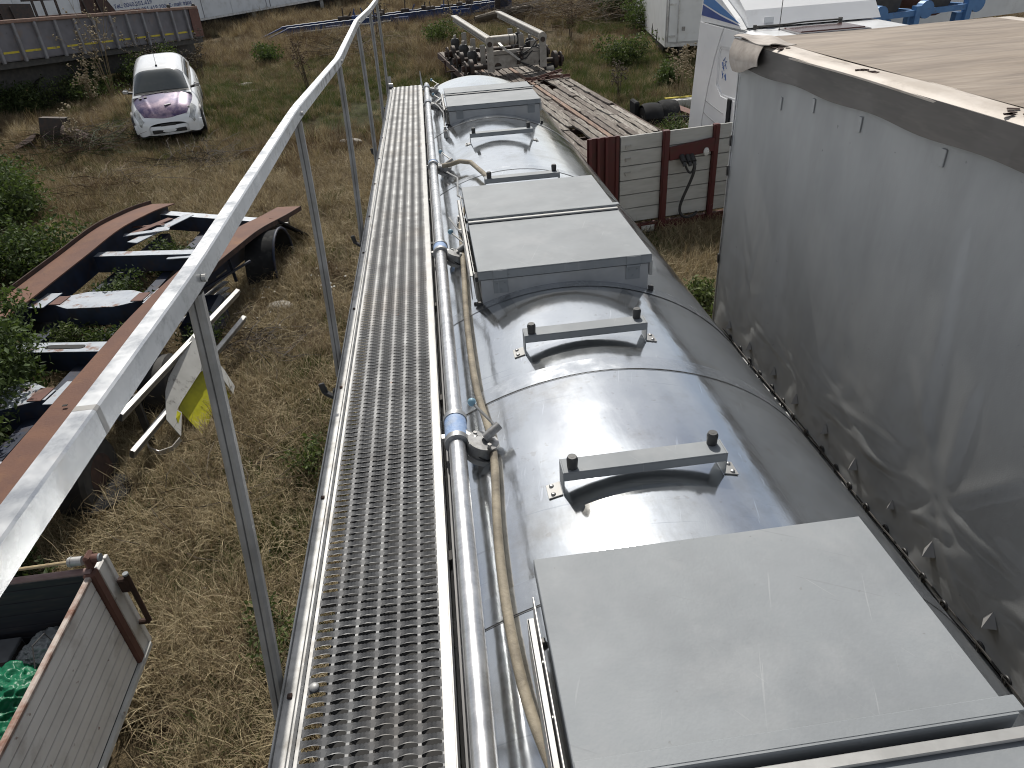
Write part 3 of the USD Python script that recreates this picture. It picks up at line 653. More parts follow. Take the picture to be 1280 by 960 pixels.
    for x in (-.05, 1.13):
        m = MB(); m.box(x - .06, x + .06, 7.0, 7.12, .1, 1.0); m.box(x - .12, x + .12, 6.95, 7.17, .06, .1); obj('landing_leg', m, 'dark_steel', T)
make_tanker()
# ------------------------------------------------------------------ curtain-sided trailer on the right
def make_curtain_trailer():
    X, Y0, Y1, ZB, ZT = 2.85, -6.9, 6.72, 1.17, 4.0
    T = thing('curtain_trailer', 'tall grey curtain-sided trailer with a dirty tan roof, standing close beside the tanker', 'trailer', base=(4.1, 0, 0))
    # side curtain: sag between the roof rail and the lower edge, gathers and creases near the bottom
    def crease(y, z, y0, z0, dy, dz, wid, amp, taper=True):
        d = np.array([dy, dz], float); L = np.hypot(*d); d /= L
        s = (y - y0) * d[0] + (z - z0) * d[1]; t = -(y - y0) * d[1] + (z - z0) * d[0]
        s = s / L; prof = np.clip(1 - np.abs(2 * s - 1) ** 2, 0, 1) if taper else ((s > 0) & (s < 1))
        return amp * prof * (np.exp(-(t / wid) ** 2) - .6 * np.exp(-((t - 1.6 * wid) / wid) ** 2))
    def disp(y, z):
        v = np.clip((z - ZB) / (ZT - ZB), 0, 1)
        p = np.stack([y * .9, z * .35, 0 * y], -1).reshape(-1, 3)
        d = .026 * noise(p, 1.0, 3, 21).reshape(y.shape) * np.sin(PI * v)
        p2 = np.stack([y * 1.6 + z * 1.3, z * .7 - y * .35, 0 * y], -1).reshape(-1, 3)
        low = np.exp(-((v - .06) / .20) ** 2)
        d += .040 * noise(p2, 1.5, 3, 23).reshape(y.shape) * low
        p3 = np.stack([y * .8 + z * .5, z * 4.2 - y * .9, 0 * y], -1).reshape(-1, 3)
        d += .026 * noise(p3, 1.3, 3, 27).reshape(y.shape) * np.exp(-((v - .10) / .16) ** 2)
        for a in ((2.95, 1.77, .55, .75, .05, .022), (2.95, 1.77, -.5, .62, .045, .018), (2.95, 1.77, -.75, .05, .04, .02), (2.95, 1.77, .3, -.5, .035, .018), (2.95, 1.77, -.35, -.42, .035, .018), (2.95, 1.77, .05, .95, .06, .014),
                  (4.62, 1.53, -1.5, .12, .035, .02), (4.6, 1.6, -1.3, .28, .03, .014), (5.3, 1.72, -.8, -.16, .03, .016), (5.9, 1.62, -1.2, -.1, .03, .018), (3.9, 1.50, -.9, .30, .03, .018), (3.5, 1.36, -.8, .35, .03, .016), (4.9, 1.95, -1.5, -.4, .04, .008),
                  (2.4, 1.55, -.8, .25, .04, .02), (2.2, 1.75, -.9, .4, .05, .02), (4.0, 1.9, .8, 1.1, .06, .010), (3.25, 1.9, .25, 1.9, .09, .012), (2.1, 1.3, -.5, .9, .07, .014), (6.2, 1.2, -.4, 1.5, .05, .006)):
            d += .40 * crease(y, z, *a)
        d += .010 * np.sin((y + .4 * (1 - v)) * 2 * PI / .95) * np.exp(-(v / .35) ** 2)
        return d
    def fn(u, v):
        y = Y0 + (Y1 - .07 - Y0) * (1 - (1 - u) ** 1.0); z = ZB + (ZT - .16 - ZB) * v
        return X - .004 - disp(y, z), y, z
    g = grid(420, 110, fn)
    obj('side_curtain', g, 'curtain', T, True)
    # straps' triangular pockets
    for y, z, L in ((6.23, 1.32, 1), (5.73, 1.34, 1), (5.21, 1.36, 1), (4.73, 1.365, 1.05), (4.25, 1.39, 1), (3.78, 1.40, 1.1), (3.32, 1.41, .8), (2.87, 1.43, 1.25), (2.32, 1.42, 1.25)):
        d = float(disp(np.array([[y]]), np.array([[z]]))[0, 0]); xs = X - .006 - d; s = .042 * L
        m = MB()
        a, b, c_, e = (xs - .003, y + s * .25, z + s * 1.5), (xs - .045 * L, y - s * .1, z - s * .75), (xs - .004, y + s * 1.0, z - s * .5), (xs - .004, y - s * 1.0, z - s * .2)
        m.add(trimesh.convex.convex_hull(np.array([a, b, c_, e, (xs + .01, y, z)])))
        obj('strap_pocket', m, 'curtain_tab', T)
    # lower edge: hem cord, eyelets with rubber hooks, aluminium side rail
    obj('hem_cord', tube([(X - .012, y, ZB + .03 + .01 * math.sin(y * 3)) for y in np.linspace(Y0, Y1 - .1, 120)], .007, 6), 'dark_steel', T, 40)
    for y in (6.2, 5.95, 5.7, 5.45, 5.2, 4.96, 4.72, 4.48, 4.24, 4.0, 3.78, 3.54, 3.31, 3.08, 2.86, 2.63, 2.32, 2.09, 1.86):
        z = ZB + .025; d = float(disp(np.array([[y]]), np.array([[z]]))[0, 0]); xs = X - .004 - d
        R = obj('tie_eyelet', trimesh.creation.torus(.026, .009, 16, 8, transform=np.array([[0, 0, 1, xs - .006], [0, 1, 0, y], [-1, 0, 0, z], [0, 0, 0, 1.0]])), 'black_rubber', T, 40)
        m = MB(); m.cyl((xs + .004, y, z), (xs - .016, y, z), .014, 10); m.bar((xs - .012, y, z), (X - .025, y - .03, ZB - .055), .012, .005)
        obj('hook', m, 'dark_steel', R)
    m = MB(); m.box(X - .028, X + .02, Y0, Y1, ZB - .135, ZB - .03, .004); m.box(X - .034, X - .028, Y0, Y1, ZB - .052, ZB - .045)
    obj('side_rail', m, 'trailer_alu', T)
    # fascia board under the roof edge, roof edge strip, roof sheet
    def ff(u, v):
        y = Y0 + (Y1 - Y0) * u; z = ZT - .215 + .20 * v
        return X - .034 - .006 * np.sin(y * 2.1 + 1) - .01 * (1 - v) * np.sin(y * 5.3) * .5, y, z + (1 - v) * .008 * np.sin(y * 6.0)
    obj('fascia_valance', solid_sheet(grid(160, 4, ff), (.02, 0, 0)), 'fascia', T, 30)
    def fe(u, v):
        y = Y0 + (Y1 + .02 - Y0) * u; a = v
        x = X - .036 + .20 * a; z = ZT - .016 + .022 * np.sin(np.minimum(a * 4, 1) * PI / 2) + .004 * np.sin(y * 3 + 2 * a) 
        return x, y, z
    obj('roof_edge_strip', solid_sheet(grid(160, 8, fe), (0, 0, -.012)), 'roof_edge', T, 40)
    def fr(u, v):
        y = Y0 + (Y1 - Y0) * u; x = X + .15 + (2.55 - .3) * v
        p = np.stack([x * .35, y * 1.5 + x * .12, 0 * x], -1).reshape(-1, 3)
        e = np.sin(PI * v) ** .6
        return x, y, ZT + .010 + e * (.03 * noise(p, 1.1, 3, 31).reshape(x.shape) + .012 * np.cos(y * 2 * PI / 1.2))
    obj('roof_tarpaulin', grid(240, 70, fr), 'roof_tarp', T, True)
    m = MB(); m.box(X + 2.35, X + 2.58, Y0, Y1, ZT - .2, ZT + .006, .01); obj('roof_edge_strip', m, 'roof_edge', T)
    m = MB(); m.box(X + 2.55, X + 2.57, Y0, Y1, ZB, ZT - .2); obj('side_curtain', m, 'curtain', T)
    # front wall, corner post with latches, torn flap over the corner
    m = MB(); m.box(X + .07, X + 2.5, Y1 - .03, Y1, ZB - .1, ZT - .03); obj('front_wall', m, 'box_white', T)
    m = MB(); m.box(X - .012, X + .075, Y1 - .075, Y1 + .004, ZB - .13, ZT - .20, .012); m.box(X - .02, X - .012, Y1 - .045, Y1 - .028, ZB - .1, ZT - .22, .002)
    P = obj('corner_post', m, 'trailer_alu', T)
    for z in (3.12, 2.83, 1.9):
        m = MB(); m.box(X - .034, X - .02, Y1 - .052, Y1 - .022, z - .05, z + .05, .003); obj('latch', m, 'dark_steel', P)
    def fl(u, v):
        y = Y1 + .06 - .62 * u; z = ZT + .012 - (.27 - .10 * u) * v
        cu = v ** 1.5
        return X - .045 - .05 * np.sin(v * PI * .9) * (1 - .4 * u) - .05 * u * cu, y - .05 * v, z - .02 * np.sin(u * 5) * v
    obj('corner_flap', solid_sheet(grid(14, 10, fl), (.006, 0, 0)), 'flap', T, 40, label='torn loose flap of roof tarpaulin')
    def fl2(u, v):
        return X - .05 + .24 * v, Y1 + .07 - .75 * u + .02 * np.sin(v * 9), ZT + .026 + .012 * np.sin(u * 7 + v * 5)
    obj('corner_flap', solid_sheet(grid(12, 8, fl2), (0, 0, -.008)), 'flap', T, 40)
    for y in (6.05, 4.75, 3.35, 2.2):
        m = MB()
        for k in range(7):
            m.add(chamfer_box(.02 + .03 * random.random(), .03 + .04 * random.random(), .006, .002).apply_transform(rotm((0, 0, 1), random.uniform(0, 90))).apply_translation((X + .03 + random.uniform(-.04, .06), y + random.uniform(-.13, .13), ZT + .010)))
        obj('dried_mud', m, 'rust_dark', T)
    for y, z in ((5.78, 3.62), (5.25, 3.70), (4.6, 3.70), (3.72, 3.70)):
        m = MB(); m.box(X - .016, X - .006, y - .022, y + .022, z - .05, z + .05, .003); obj('curtain_patch', m, 'curtain', T)
    # what it stands on
    m = MB()
    for x in (X + .75, X + 1.75): m.box(x - .06, x + .06, Y0, Y1 - .6, .8, 1.06)
    for y in np.arange(-6.5, 6.3, 1.0): m.box(X + .02, X + 2.5, y, y + .06, 1.0, 1.05)
    m.box(X + .02, X + 2.5, Y0, Y1, 1.06, 1.12)
    obj('chassis', m, 'dark_steel', T)
    for x in (X + .6, X + 1.9):
        m = MB(); m.box(x - .07, x + .07, 3.9, 4.04, .14, .9); m.box(x - .14, x + .14, 3.85, 4.09, .06, .14); obj('landing_leg', m, 'dark_steel', T)
    for y in (-5.6, -4.3, -3.0):
        for x0_, x1_ in ((X + .05, X + .42), (X + 2.1, X + 2.47)):
            W = obj('wheel', tube([(x0_, y, .5), (x0_ + .03, y, .5), (x1_ - .03, y, .5), (x1_, y, .5)], [.44, .5, .5, .44], 24), 'tyre', T, 30)
            obj('rim', tube([(x0_ - .002, y, .5), (x1_ + .002, y, .5)], .29, 18), 'steel_dull', W, 30)
make_curtain_trailer()

# ------------------------------------------------------------------ flatbed with a weathered plank deck and a headboard
FD = np.array([-.14, 1.0, .035]); FD /= np.linalg.norm(FD); FS = np.array([1.0, .14, 0.0]); FS /= np.linalg.norm(FS)
FO = np.array([2.33, 11.36, 1.40])
def fb(s, t, z=0.0): return FO + FS * s + FD * t + np.array([0, 0, z])
def make_flatbed():
    T = thing('flatbed_trailer', 'old flatbed trailer with a splintered plank deck and a white boarded headboard with maroon posts', 'trailer', base=(3.0, 17.0, 1.0))
    L, W = 14.2, 2.52
    R = random.Random(5)
    # planks: three runs of boards of uneven length, with gaps, broken ends and missing pieces
    nb = 15; bw = (W - .06) / nb
    for k in range(nb):
        t = .06; s0 = .03 + k * bw
        if k == 8: 
            m = MB(); a, b = fb(s0 + bw / 2, .05, -.012), fb(s0 + bw / 2, L - .05, -.012); m.add(bar(a, b, bw * .62, .05)); obj('deck_channel', m, 'plank_4', T); continue
        while t < L - .3:
            ln = R.choice([1.4, 1.9, 2.4, 3.1, 3.9]); e = min(t + ln, L)
            if R.random() < .09 and t > 1: t = e * .4 + t * .6; continue
            n = max(5, int((e - t) / .16)); tt = np.linspace(t, e - R.uniform(.006, .03), n)
            ws = bw * R.uniform(.86, .97); off = R.uniform(-.006, .006); hz = R.uniform(-.012, .02); bow = R.uniform(-.012, .02)
            jag = [R.uniform(-.012, .0) + (-.03 if R.random() < .08 else 0) for _ in range(2 * n)]
            v = []
            for i in range(n):
                f_ = (i / (n - 1) - .5); zz = hz + bow * (4 * f_ * f_) + R.uniform(-.004, .004)
                a_ = s0 + (bw - ws) / 2 + off - jag[i] * .8; b_ = s0 + (bw + ws) / 2 + off + jag[n + i]
                if i in (0, n - 1): a_ += R.uniform(0, .03); b_ -= R.uniform(0, .03)
                mid = (a_ + b_) / 2
                for (s_, z_) in ((a_, -.04), (a_, -.004), (a_ + .008, .0), (mid, R.uniform(-.008, .004)), (b_ - .008, .0), (b_, -.004), (b_, -.04)):
                    v.append(fb(s_, tt[i], zz + z_))
            f = []; p = 7
            for i in range(n - 1):
                for j in range(p):
                    q = (i * p + j, i * p + (j + 1) % p, (i + 1) * p + (j + 1) % p, (i + 1) * p + j); f += [(q[0], q[1], q[2]), (q[0], q[2], q[3])]
            for j in range(1, p - 1): f += [(0, j + 1, j), ((n - 1) * p, (n - 1) * p + j, (n - 1) * p + j + 1)]
            m = trimesh.Trimesh(np.array(v), f, process=False); m.fix_normals()
            obj('plank', m, 'plank_%d' % R.choice([0, 0, 1, 1, 2, 3, 3, 4 if R.random() < .4 else 2]), T, 35)
            t = e
    m = MB()
    for s in (0.0, W): m.add(bar(fb(s, 0, -.10), fb(s, L, -.10), .05, .16))
    obj('side_rail', m, 'rust_dark', T)
    m = MB()
    for t in np.arange(.3, L, .62): m.add(bar(fb(.03, t, -.105), fb(W - .03, t, -.105), .06, .10))
    obj('cross_member', m, 'rust_dark', T)
    m = MB()
    for s in (.75, 1.75): m.add(bar(fb(s, .2, -.32), fb(s, L - .1, -.32), .14, .34))
    obj('chassis_beam', m, 'rust_dark', T)
    # crank and fittings hanging off the far left side
    m = MB(); m.tube([fb(-.05, 11.0, -.05), fb(-.32, 11.0, -.05), fb(-.32, 11.0, .25), fb(-.42, 11.0, .25)], .03, 8); m.box(*np.array([fb(-.3, 10.9, -.15), fb(-.02, 11.2, 0.0)]).T.flatten()) if False else None
    obj('crank_handle', m, 'rust_dark', T, 30)
    # headboard
    y = .0
    hb = lambda s, z, t=-.06: fb(s, t, z - 0.0)
    ztop, zbot = .70, -.80
    boards = np.linspace(zbot + .04, ztop, 7)
    spans = [(.62, 1.35), (1.46, 2.26), (2.36, 2.72)]
    for (a, b) in spans:
        for z0, z1 in zip(boards[:-1], boards[1:]):
            zz1 = z1 - .012
            m = MB(); m.add(bar(hb(a, (z0 + zz1) / 2), hb(b, (z0 + zz1) / 2), .035, zz1 - z0, bev=.004)); obj('headboard_board', m, 'grey_board', T)
    m = MB(); m.add(bar(hb(.6, (ztop + zbot) / 2, -.035), hb(2.72, (ztop + zbot) / 2, -.035), .01, ztop - zbot - .03)); obj('headboard_backing', m, 'dark_steel', T)
    for s, w in ((1.405, .11), (2.31, .10)):
        m = MB(); m.add(bar(hb(s, zbot - .12, -.10), hb(s, ztop + .015, -.10), w, .10, up=(0, 1, 0), bev=.008)); m.add(bar(hb(s - w * .25, zbot, -.155), hb(s - w * .25, ztop, -.155), .02, .012, up=(0, 1, 0))); obj('headboard_post', m, 'maroon', T)
    # ribbed corner panel on the left
    m = MB(); m.add(bar(hb(.32, (ztop + zbot) / 2 - .0, -.02), hb(.60, (ztop + zbot) / 2, -.06), .03, ztop - zbot + .02))
    for s in (.10, .24, .38, .56):
        m.add(bar(hb(s, zbot, -.075), hb(s, ztop + .02, -.075), .05, .05, up=(0, 1, 0), bev=.006))
    m.add(bar(hb(.06, (ztop + zbot) / 2, -.03), hb(.34, (ztop + zbot) / 2, -.03), .03, ztop - zbot + .02))
    obj('corner_panel', m, 'maroon', T, label='ribbed maroon corner panel of the headboard')
    m = MB(); m.add(bar(hb(.05, zbot - .1, -.06), hb(2.72, zbot - .1, -.06), .10, .16, bev=.008)); obj('lower_beam', m, 'maroon', T)
    m = MB(); m.add(bar(hb(1.46, .33, -.13), hb(2.28, .40, -.13), .05, .22, bev=.008)); C = obj('socket_plate', m, 'maroon', T)
    for s, z in ((1.68, .22), (1.86, .21), (1.78, .21)):
        m = MB(); m.cyl(hb(s, z + .06, -.15), hb(s, z - .02, -.26), .045, 12); m.cyl(hb(s, z - .02, -.26), hb(s, z - .07, -.29), .032, 12); obj('socket', m, 'black_rubber', C, 30)
    m = MB(); m.ball(hb(2.12, .30, -.17), .055, 2, (.9, .5, 1.3)); obj('white_tag', m, 'white_plate', C, True)
    cb = [hb(1.85, .16, -.28), hb(1.84, 0, -.30), hb(1.76, -.25, -.27), hb(1.68, -.5, -.24), hb(1.68, -.66, -.24), hb(1.76, -.74, -.26), hb(1.9, -.74, -.26), hb(2.0, -.70, -.22)]
    from scipy.interpolate import CubicSpline
    cs = CubicSpline(np.arange(len(cb)), np.array(cb)); obj('coiled_cable', tube(cs(np.linspace(0, len(cb) - 1, 50)), .026, 8), 'black_rubber', T, 40)
    cs2 = [hb(1.70, .15, -.28), hb(1.80, .02, -.28), hb(1.87, .16, -.27)]; obj('coiled_cable', tube(CubicSpline(np.arange(3), np.array(cs2))(np.linspace(0, 2, 20)), .018, 8), 'black_rubber', T, 40)
    for z in (.54, .33, .10):
        m = MB(); m.add(bar(hb(.70, z, -.085), hb(.80, z, -.085), .02, .02)); m.add(bar(hb(.72, z - .05, -.085), hb(.72, z, -.085), .02, .02, up=(0, 1, 0))); obj('rope_hook', m, 'steel_dull', T)
    m = MB(); m.add(bar(hb(1.02, zbot - .11, -.125), hb(1.26, zbot - .11, -.125), .008, .12)); obj('number_plate', m, 'white_plate', T)
    for t in (9.5, 10.8, 12.1):
        for s in (.15, W - .15):
            c_ = fb(s, t, 0); z0 = float(ground_z(c_[0], c_[1])) + .42
            obj('wheel', tube([(c_[0] - .14, c_[1], z0), (c_[0] - .1, c_[1], z0), (c_[0] + .1, c_[1], z0), (c_[0] + .14, c_[1], z0)], [.36, .42, .42, .36], 20), 'tyre', T, 30)
    for s in (.5, W - .5):
        c_ = fb(s, 2.2, 0); m = MB(); m.box(c_[0] - .06, c_[0] + .06, c_[1] - .06, c_[1] + .06, float(ground_z(c_[0], c_[1])) - .05, 1.2); obj('landing_leg', m, 'rust_dark', T)
make_flatbed()

# loose rusty angle bars lying across the deck
def make_deck_bars():
    for (a, b, w, lab) in (((1.30, 8.1, .05), (2.5, 8.0, .05), .09, 'rusty angle bar lying straight across the plank deck, the lower of two'), ((1.35, 7.7, .10), (2.42, 8.45, .12), .07, 'rusty bar lying askew over another bar on the plank deck')):
        A, B = fb(*a), fb(*b)
        T = thing('rusty_bar', lab, 'metal bar', base=tuple((A + B) / 2))
        m = MB(); m.add(bar(A, B, w, .012)); m.add(bar(A + FD * w * .5 + (0, 0, .03), B + FD * w * .5 + (0, 0, .03), .012, .07)); obj('angle', m, 'rust_brown', T)
        m = MB()
        for q in (.2, .5, .8): c_ = A + (B - A) * q; m.add(chamfer_box(.08, .08, .03, .005).apply_translation(c_ + (0, 0, .02)))
        obj('lug', m, 'rust_dark', T)
make_deck_bars()

# ------------------------------------------------------------------ running gear standing on the deck
def make_bogie():
    T = thing('axle_bogie', 'beige triple-axle running gear with brake hubs standing on the far end of the plank deck', 'bogie', base=tuple(fb(1.3, 11, 0)))
    def q(s, t, z): return fb(s + .12, t + 8.95, z)
    for s in (.50, 1.98):
        m = MB(); a, b = q(s, .2, .98), q(s, 5.2, 1.02)
        m.add(bar(a, b, .17, .035, bev=.006)); m.add(bar(q(s, .25, .91), q(s, 5.2, .95), .03, .14)); m.add(bar(q(s, .3, .84), q(s, 5.1, .88), .12, .02))
        B = obj('main_beam', m, 'beige_paint', T)
        m = MB(); m.add(bar(q(s - .06, .3, 1.002), q(s - .06, 5.1, 1.042), .02, .012)); m.add(bar(q(s + .06, .3, 1.002), q(s + .06, 5.1, 1.042), .02, .012)); obj('edge_trim', m, 'bright_alu', B)
        # rounded end plate with an eye
        pl = MB(); pl.add(bar(q(s, .17, .15), q(s, .17, .93), .19, .03, up=(0, 1, 0), bev=.005)); pl.add(tube([q(s, .155, .90), q(s, .185, .90)], .12, 20)); E_ = obj('end_plate', pl, 'beige_paint', T, 30)
        e = MB(); e.add(tube([q(s, .13, .84), q(s, .156, .84)], .065, 14)); obj('eye', e, 'cast_iron', E_, 30)
        for t in (1.1, 2.4, 3.7):
            m = MB(); m.add(bar(q(s, t, .2), q(s, t, .7), .14, .20, up=(0, 1, 0), bev=.01)); obj('hanger', m, 'beige_paint', T)
        for t in (.9, 2.1, 3.4):
            m = MB(); sg = -1 if s < 1 else 1
            m.add(tube([q(s + sg * .28, t + .35, z) for z in (.22, .28, .36, .42, .50, .56)], [.12, .14, .12, .14, .14, .10], 16)); A = obj('air_spring', m, 'black_rubber', T, 40)
            m = MB(); m.add(tube([q(s + sg * .28, t + .35, .56), q(s + sg * .28, t + .35, .66)], .05, 10)); obj('stud', m, 'beige_paint', A)
    m = MB(); m.add(bar(q(.6, .30, .37), q(1.9, .30, .37), .10, .34, bev=.01)); m.add(bar(q(.6, .30, .60), q(1.9, .30, .60), .13, .10, bev=.01)); obj('cross_beam', m, 'beige_paint', T)
    m = MB()
    for s in (.75, 1.25, 1.75): m.add(tube([q(s, .235, .28), q(s, .25, .28)], .012, 8))
    obj('bolt', m, 'cast_iron', T)
    m = MB(); m.add(tube([q(.66, .95, .80), q(.70, .95, .80), q(1.42, .95, .80), q(1.46, .95, .80)], [.08, .13, .13, .08], 20)); A = obj('air_tank', m, 'beige_paint', T, 35)
    m = MB()
    for s in (1.22, 1.36): m.add(tube([q(s, .95, .80), q(s + .02, .95, .80)], .138, 20))
    obj('strap', m, 'dark_steel', A, 35)
    m = MB(); m.add(bar(q(.85, .2, .74), q(1.30, .12, .40), .07, .05)); m.add(bar(q(.85, .55, .78), q(.85, .2, .74), .07, .05)); obj('shock_absorber', m, 'steel_dull', T)
    R = random.Random(3)
    for k in range(9):
        p = [q(1.25 + R.uniform(-.1, .2), .15, .45 + R.uniform(-.1, .1))]
        for i in range(4): p.append(p[-1] + np.array([R.uniform(.05, .22), R.uniform(-.05, .15), R.uniform(-.10, .16)]))
        obj('air_hose', tube(p, .016, 6), 'black_rubber', T, 40)
    m = MB()
    for k in range(4):
        c_ = q(1.28 + .09 * (k % 2), .16, .34 + .11 * k); m.add(chamfer_box(.10, .10, .09, .015).apply_translation(c_)); m.add(tube([c_, c_ + np.array([.0, -.10, -.02])], .03, 8))
    obj('valve_block', m, 'cast_iron', T)
    for t in (.55, 1.85, 3.15):
        m = MB(); m.add(tube([q(-.12, t, .24), q(2.55, t, .24)], .065, 12)); obj('axle', m, 'cast_iron', T, 30)
        for s, sg in ((.02, -1), (2.42, 1)):
            H = obj('brake_drum', tube([q(s - .05, t, .24), q(s - .04, t, .24), q(s + .05, t, .24), q(s + .06, t, .24)], [.19, .225, .225, .19], 24), 'cast_iron', T, 30)
            obj('hub_flange', tube([q(s + sg * .15, t, .24), q(s + sg * .18, t, .24)], .20, 24), 'cast_iron', H, 30)
            obj('hub', tube([q(s + sg * .04, t, .24), q(s + sg * .26, t, .24)], [.10, .08], 14), 'rust_dark', H, 30)
            m = MB()
            for k in range(10):
                an = k * PI / 5; o = np.array([0, .17 * math.cos(an), .17 * math.sin(an)]); m.add(tube([q(s + sg * .17, t, .24) + o, q(s + sg * .23, t, .24) + o], .011, 6))
            obj('wheel_stud', m, 'cast_iron', H)
        for s in (.62, 1.86):
            m = MB(); m.add(bar(q(s, t + .05, .24), q(s, t + .55, .30), .09, .06)); m.add(tube([q(s + .1, t - .12, .26), q(s + .1, t - .30, .26)], .10, 14)); obj('brake_chamber', m, 'cast_iron', T, 30)
make_bogie()
# ------------------------------------------------------------------ tractor cab behind the headboard
def make_cab():
    T = thing('truck_cab', 'white truck cab with blue side stripes and roof deflector, half hidden by the curtain trailer', 'truck', base=(6.4, 13.0, 0.4))
    X0, X1, YF, YR, ZB, ZR = 5.2, 7.66, 10.75, 14.05, .95, 3.40
    def ring(y, ins, zt):
        r = .16; P = []
        for cx, cz, a0 in ((X1 - ins - r, zt - r, 0), (X0 + ins + r, zt - r, 90)):
            for k in range(7):
                a = math.radians(a0 + k * 15); P.append((cx + r * math.cos(a), y, cz + r * math.sin(a)))
        return P + [(X0 + ins, y, ZB), (X1 - ins, y, ZB)]
    secs = [(YF, .14, 3.22), (YF + .12, .04, 3.32), (YF + .6, .0, 3.38), (13.0, 0, ZR), (YR, 0, ZR)]
    rings = [ring(*s) for s in secs]; n = len(rings[0]); v = np.vstack(rings); f = []
    for i in range(len(rings) - 1):
        for j in range(n):
            a, b, c_, d = i * n + j, i * n + (j + 1) % n, (i + 1) * n + (j + 1) % n, (i + 1) * n + j; f += [(a, b, c_), (a, c_, d)]
    for j in range(1, n - 1): f += [(0, j + 1, j), ((len(rings) - 1) * n, (len(rings) - 1) * n + j, (len(rings) - 1) * n + j + 1)]
    m = trimesh.Trimesh(v, f, process=False); m.fix_normals(); obj('cab_body', m, 'cab_white', T, 30)
    # side fairing behind the door, door skin with a blanked window recess
    e = .018
    yz = lambda pts, x: [(x, y, z) for y, z in pts]
    fair = [(14.48, 1.2), (13.80, 1.2), (13.72, 1.75), (13.55, 2.35), (13.35, 2.85), (13.15, 3.2), (13.04, 3.36), (14.22, 3.36), (14.30, 2.6)]
    obj('side_fairing', prism(yz(fair, X0 - .03), (.05, 0, 0)), 'cab_white', T)
    door = [(13.775, 1.2), (13.695, 1.75), (13.525, 2.35), (13.325, 2.85), (13.12, 3.2), (13.01, 3.36), (11.6, 3.36), (11.3, 2.7), (11.3, 1.2)]
    from shapely.geometry import Polygon
    win = [(13.13, 2.44), (13.13, 2.98), (13.06, 3.04), (12.2, 3.06), (12.1, 2.98), (12.1, 2.33), (12.62, 2.30), (12.9, 2.30)]
    pd = Polygon(door).difference(Polygon(win).buffer(.035))
    pd_m = trimesh.creation.extrude_polygon(pd, .024); pv = pd_m.vertices.copy(); pd_m.vertices = np.stack([X0 - .024 + pv[:, 2] * 1.0, pv[:, 0], pv[:, 1]], 1); pd_m.fix_normals()
    D = obj('door', pd_m, 'cab_white', T)
    rimv = Polygon(win).buffer(.035).difference(Polygon(win).buffer(-.005)); rm = trimesh.creation.extrude_polygon(rimv, .012); pv = rm.vertices.copy(); rm.vertices = np.stack([X0 - .016 + pv[:, 2], pv[:, 0], pv[:, 1]], 1); rm.fix_normals(); obj('window_rim', rm, 'cab_white', D)
    obj('blanked_window', prism(yz(win, X0 - .006), (.004, 0, 0)), 'cab_white', D)
    R = random.Random(4); m = MB()
    for k in range(16):
        y, z = 12.85 + R.uniform(-.12, .12), 2.72 + R.uniform(-.2, .2); a = R.uniform(0, PI)
        m.add(bar((X0 - .009, y, z), (X0 - .009, y + .10 * math.cos(a), z + .10 * math.sin(a)), .003, .012, up=(1, 0, 0)))
    obj('blue_scribble', m, 'text_blue', D)
    m = MB()
    for z0, z1 in ((2.07, 2.0), (1.84, 1.74)): m.add(bar((X0 - .026, 13.66, z0), (X0 - .026, 12.7, z1), .006, .014, up=(1, 0, 0)))
    obj('crease_line', m, 'cab_shade_line', D)
    m = MB(); m.box(X0 - .05, X0 - .02, 12.36, 12.52, 1.72, 2.3, .012); obj('step_cover', m, 'black_plastic', T)
    # wind deflector: sloping box with stripes on its cheek
    sp = [(14.2, 3.40), (14.2, 4.15), (13.9, 4.2), (13.2, 4.02), (12.5, 3.66), (12.25, 3.42)]
    S = obj('roof_deflector', prism(yz(sp, X0 + .10), (2.26, 0, 0)), 'cab_white', T)
    ck = [(14.24, 3.37), (14.2, 4.05), (13.5, 3.86), (12.6, 3.54), (12.3, 3.40)]
    obj('deflector_cheek', prism(yz(ck, X0 - .012), (.10, 0, 0)), 'cab_white', S)
    for pts, mt in (([(14.16, 3.67), (14.13, 3.86), (13.5, 3.735), (12.36, 3.475), (13.3, 3.56)], 'decal_blue'), ([(14.2, 3.47), (14.17, 3.645), (13.3, 3.535), (12.32, 3.445), (13.0, 3.455)], 'decal_navy')):
        obj('stripe', prism(yz(pts, X0 - .0155), (.0025, 0, 0)), mt, S)
    m = MB(); m.box(X0 + .36, X0 + .52, 12.28, 12.31, 3.47, 3.56, .004); obj('lamp_recess', m, 'panel_grey_white', S)
    m = MB(); m.cyl((X0 + .15, 12.15, 3.40), (X0 + .15, 12.15, 3.47), .03, 10); m.tube([(X0 + .15, 12.1, 3.45), (X0 + .6, 12.0, 3.46), (X0 + 1.0, 12.12, 3.46), (X0 + 1.6, 12.1, 3.46)], .013, 8); m.cyl((X0 + 1.6, 12.15, 3.4), (X0 + 1.6, 12.15, 3.48), .035, 10); obj('deflector_strut', m, 'dark_steel', T)
    m = MB(); m.box(X0 + .55, X0 + 1.6, 11.35, 11.98, 3.385, 3.42, .02); obj('sunroof', m, 'sunroof', T)
    m = MB(); m.box(X0 + .49, X0 + 1.66, 11.29, 12.04, 3.37, 3.40, .01); obj('sunroof_frame', m, 'cab_shade_line', T)
    m = MB(); m.tube([(X0 + .45, 11.9, 3.36), (X0 + .45, 11.9, 4.6)], .006, 6); obj('aerial', m, 'dark_steel', T)
    m = MB(); m.box(X0 + .2, X1 - .2, YF - .01, YF + .1, 1.9, 2.9, .03); obj('windscreen', m, 'car_glass', T)
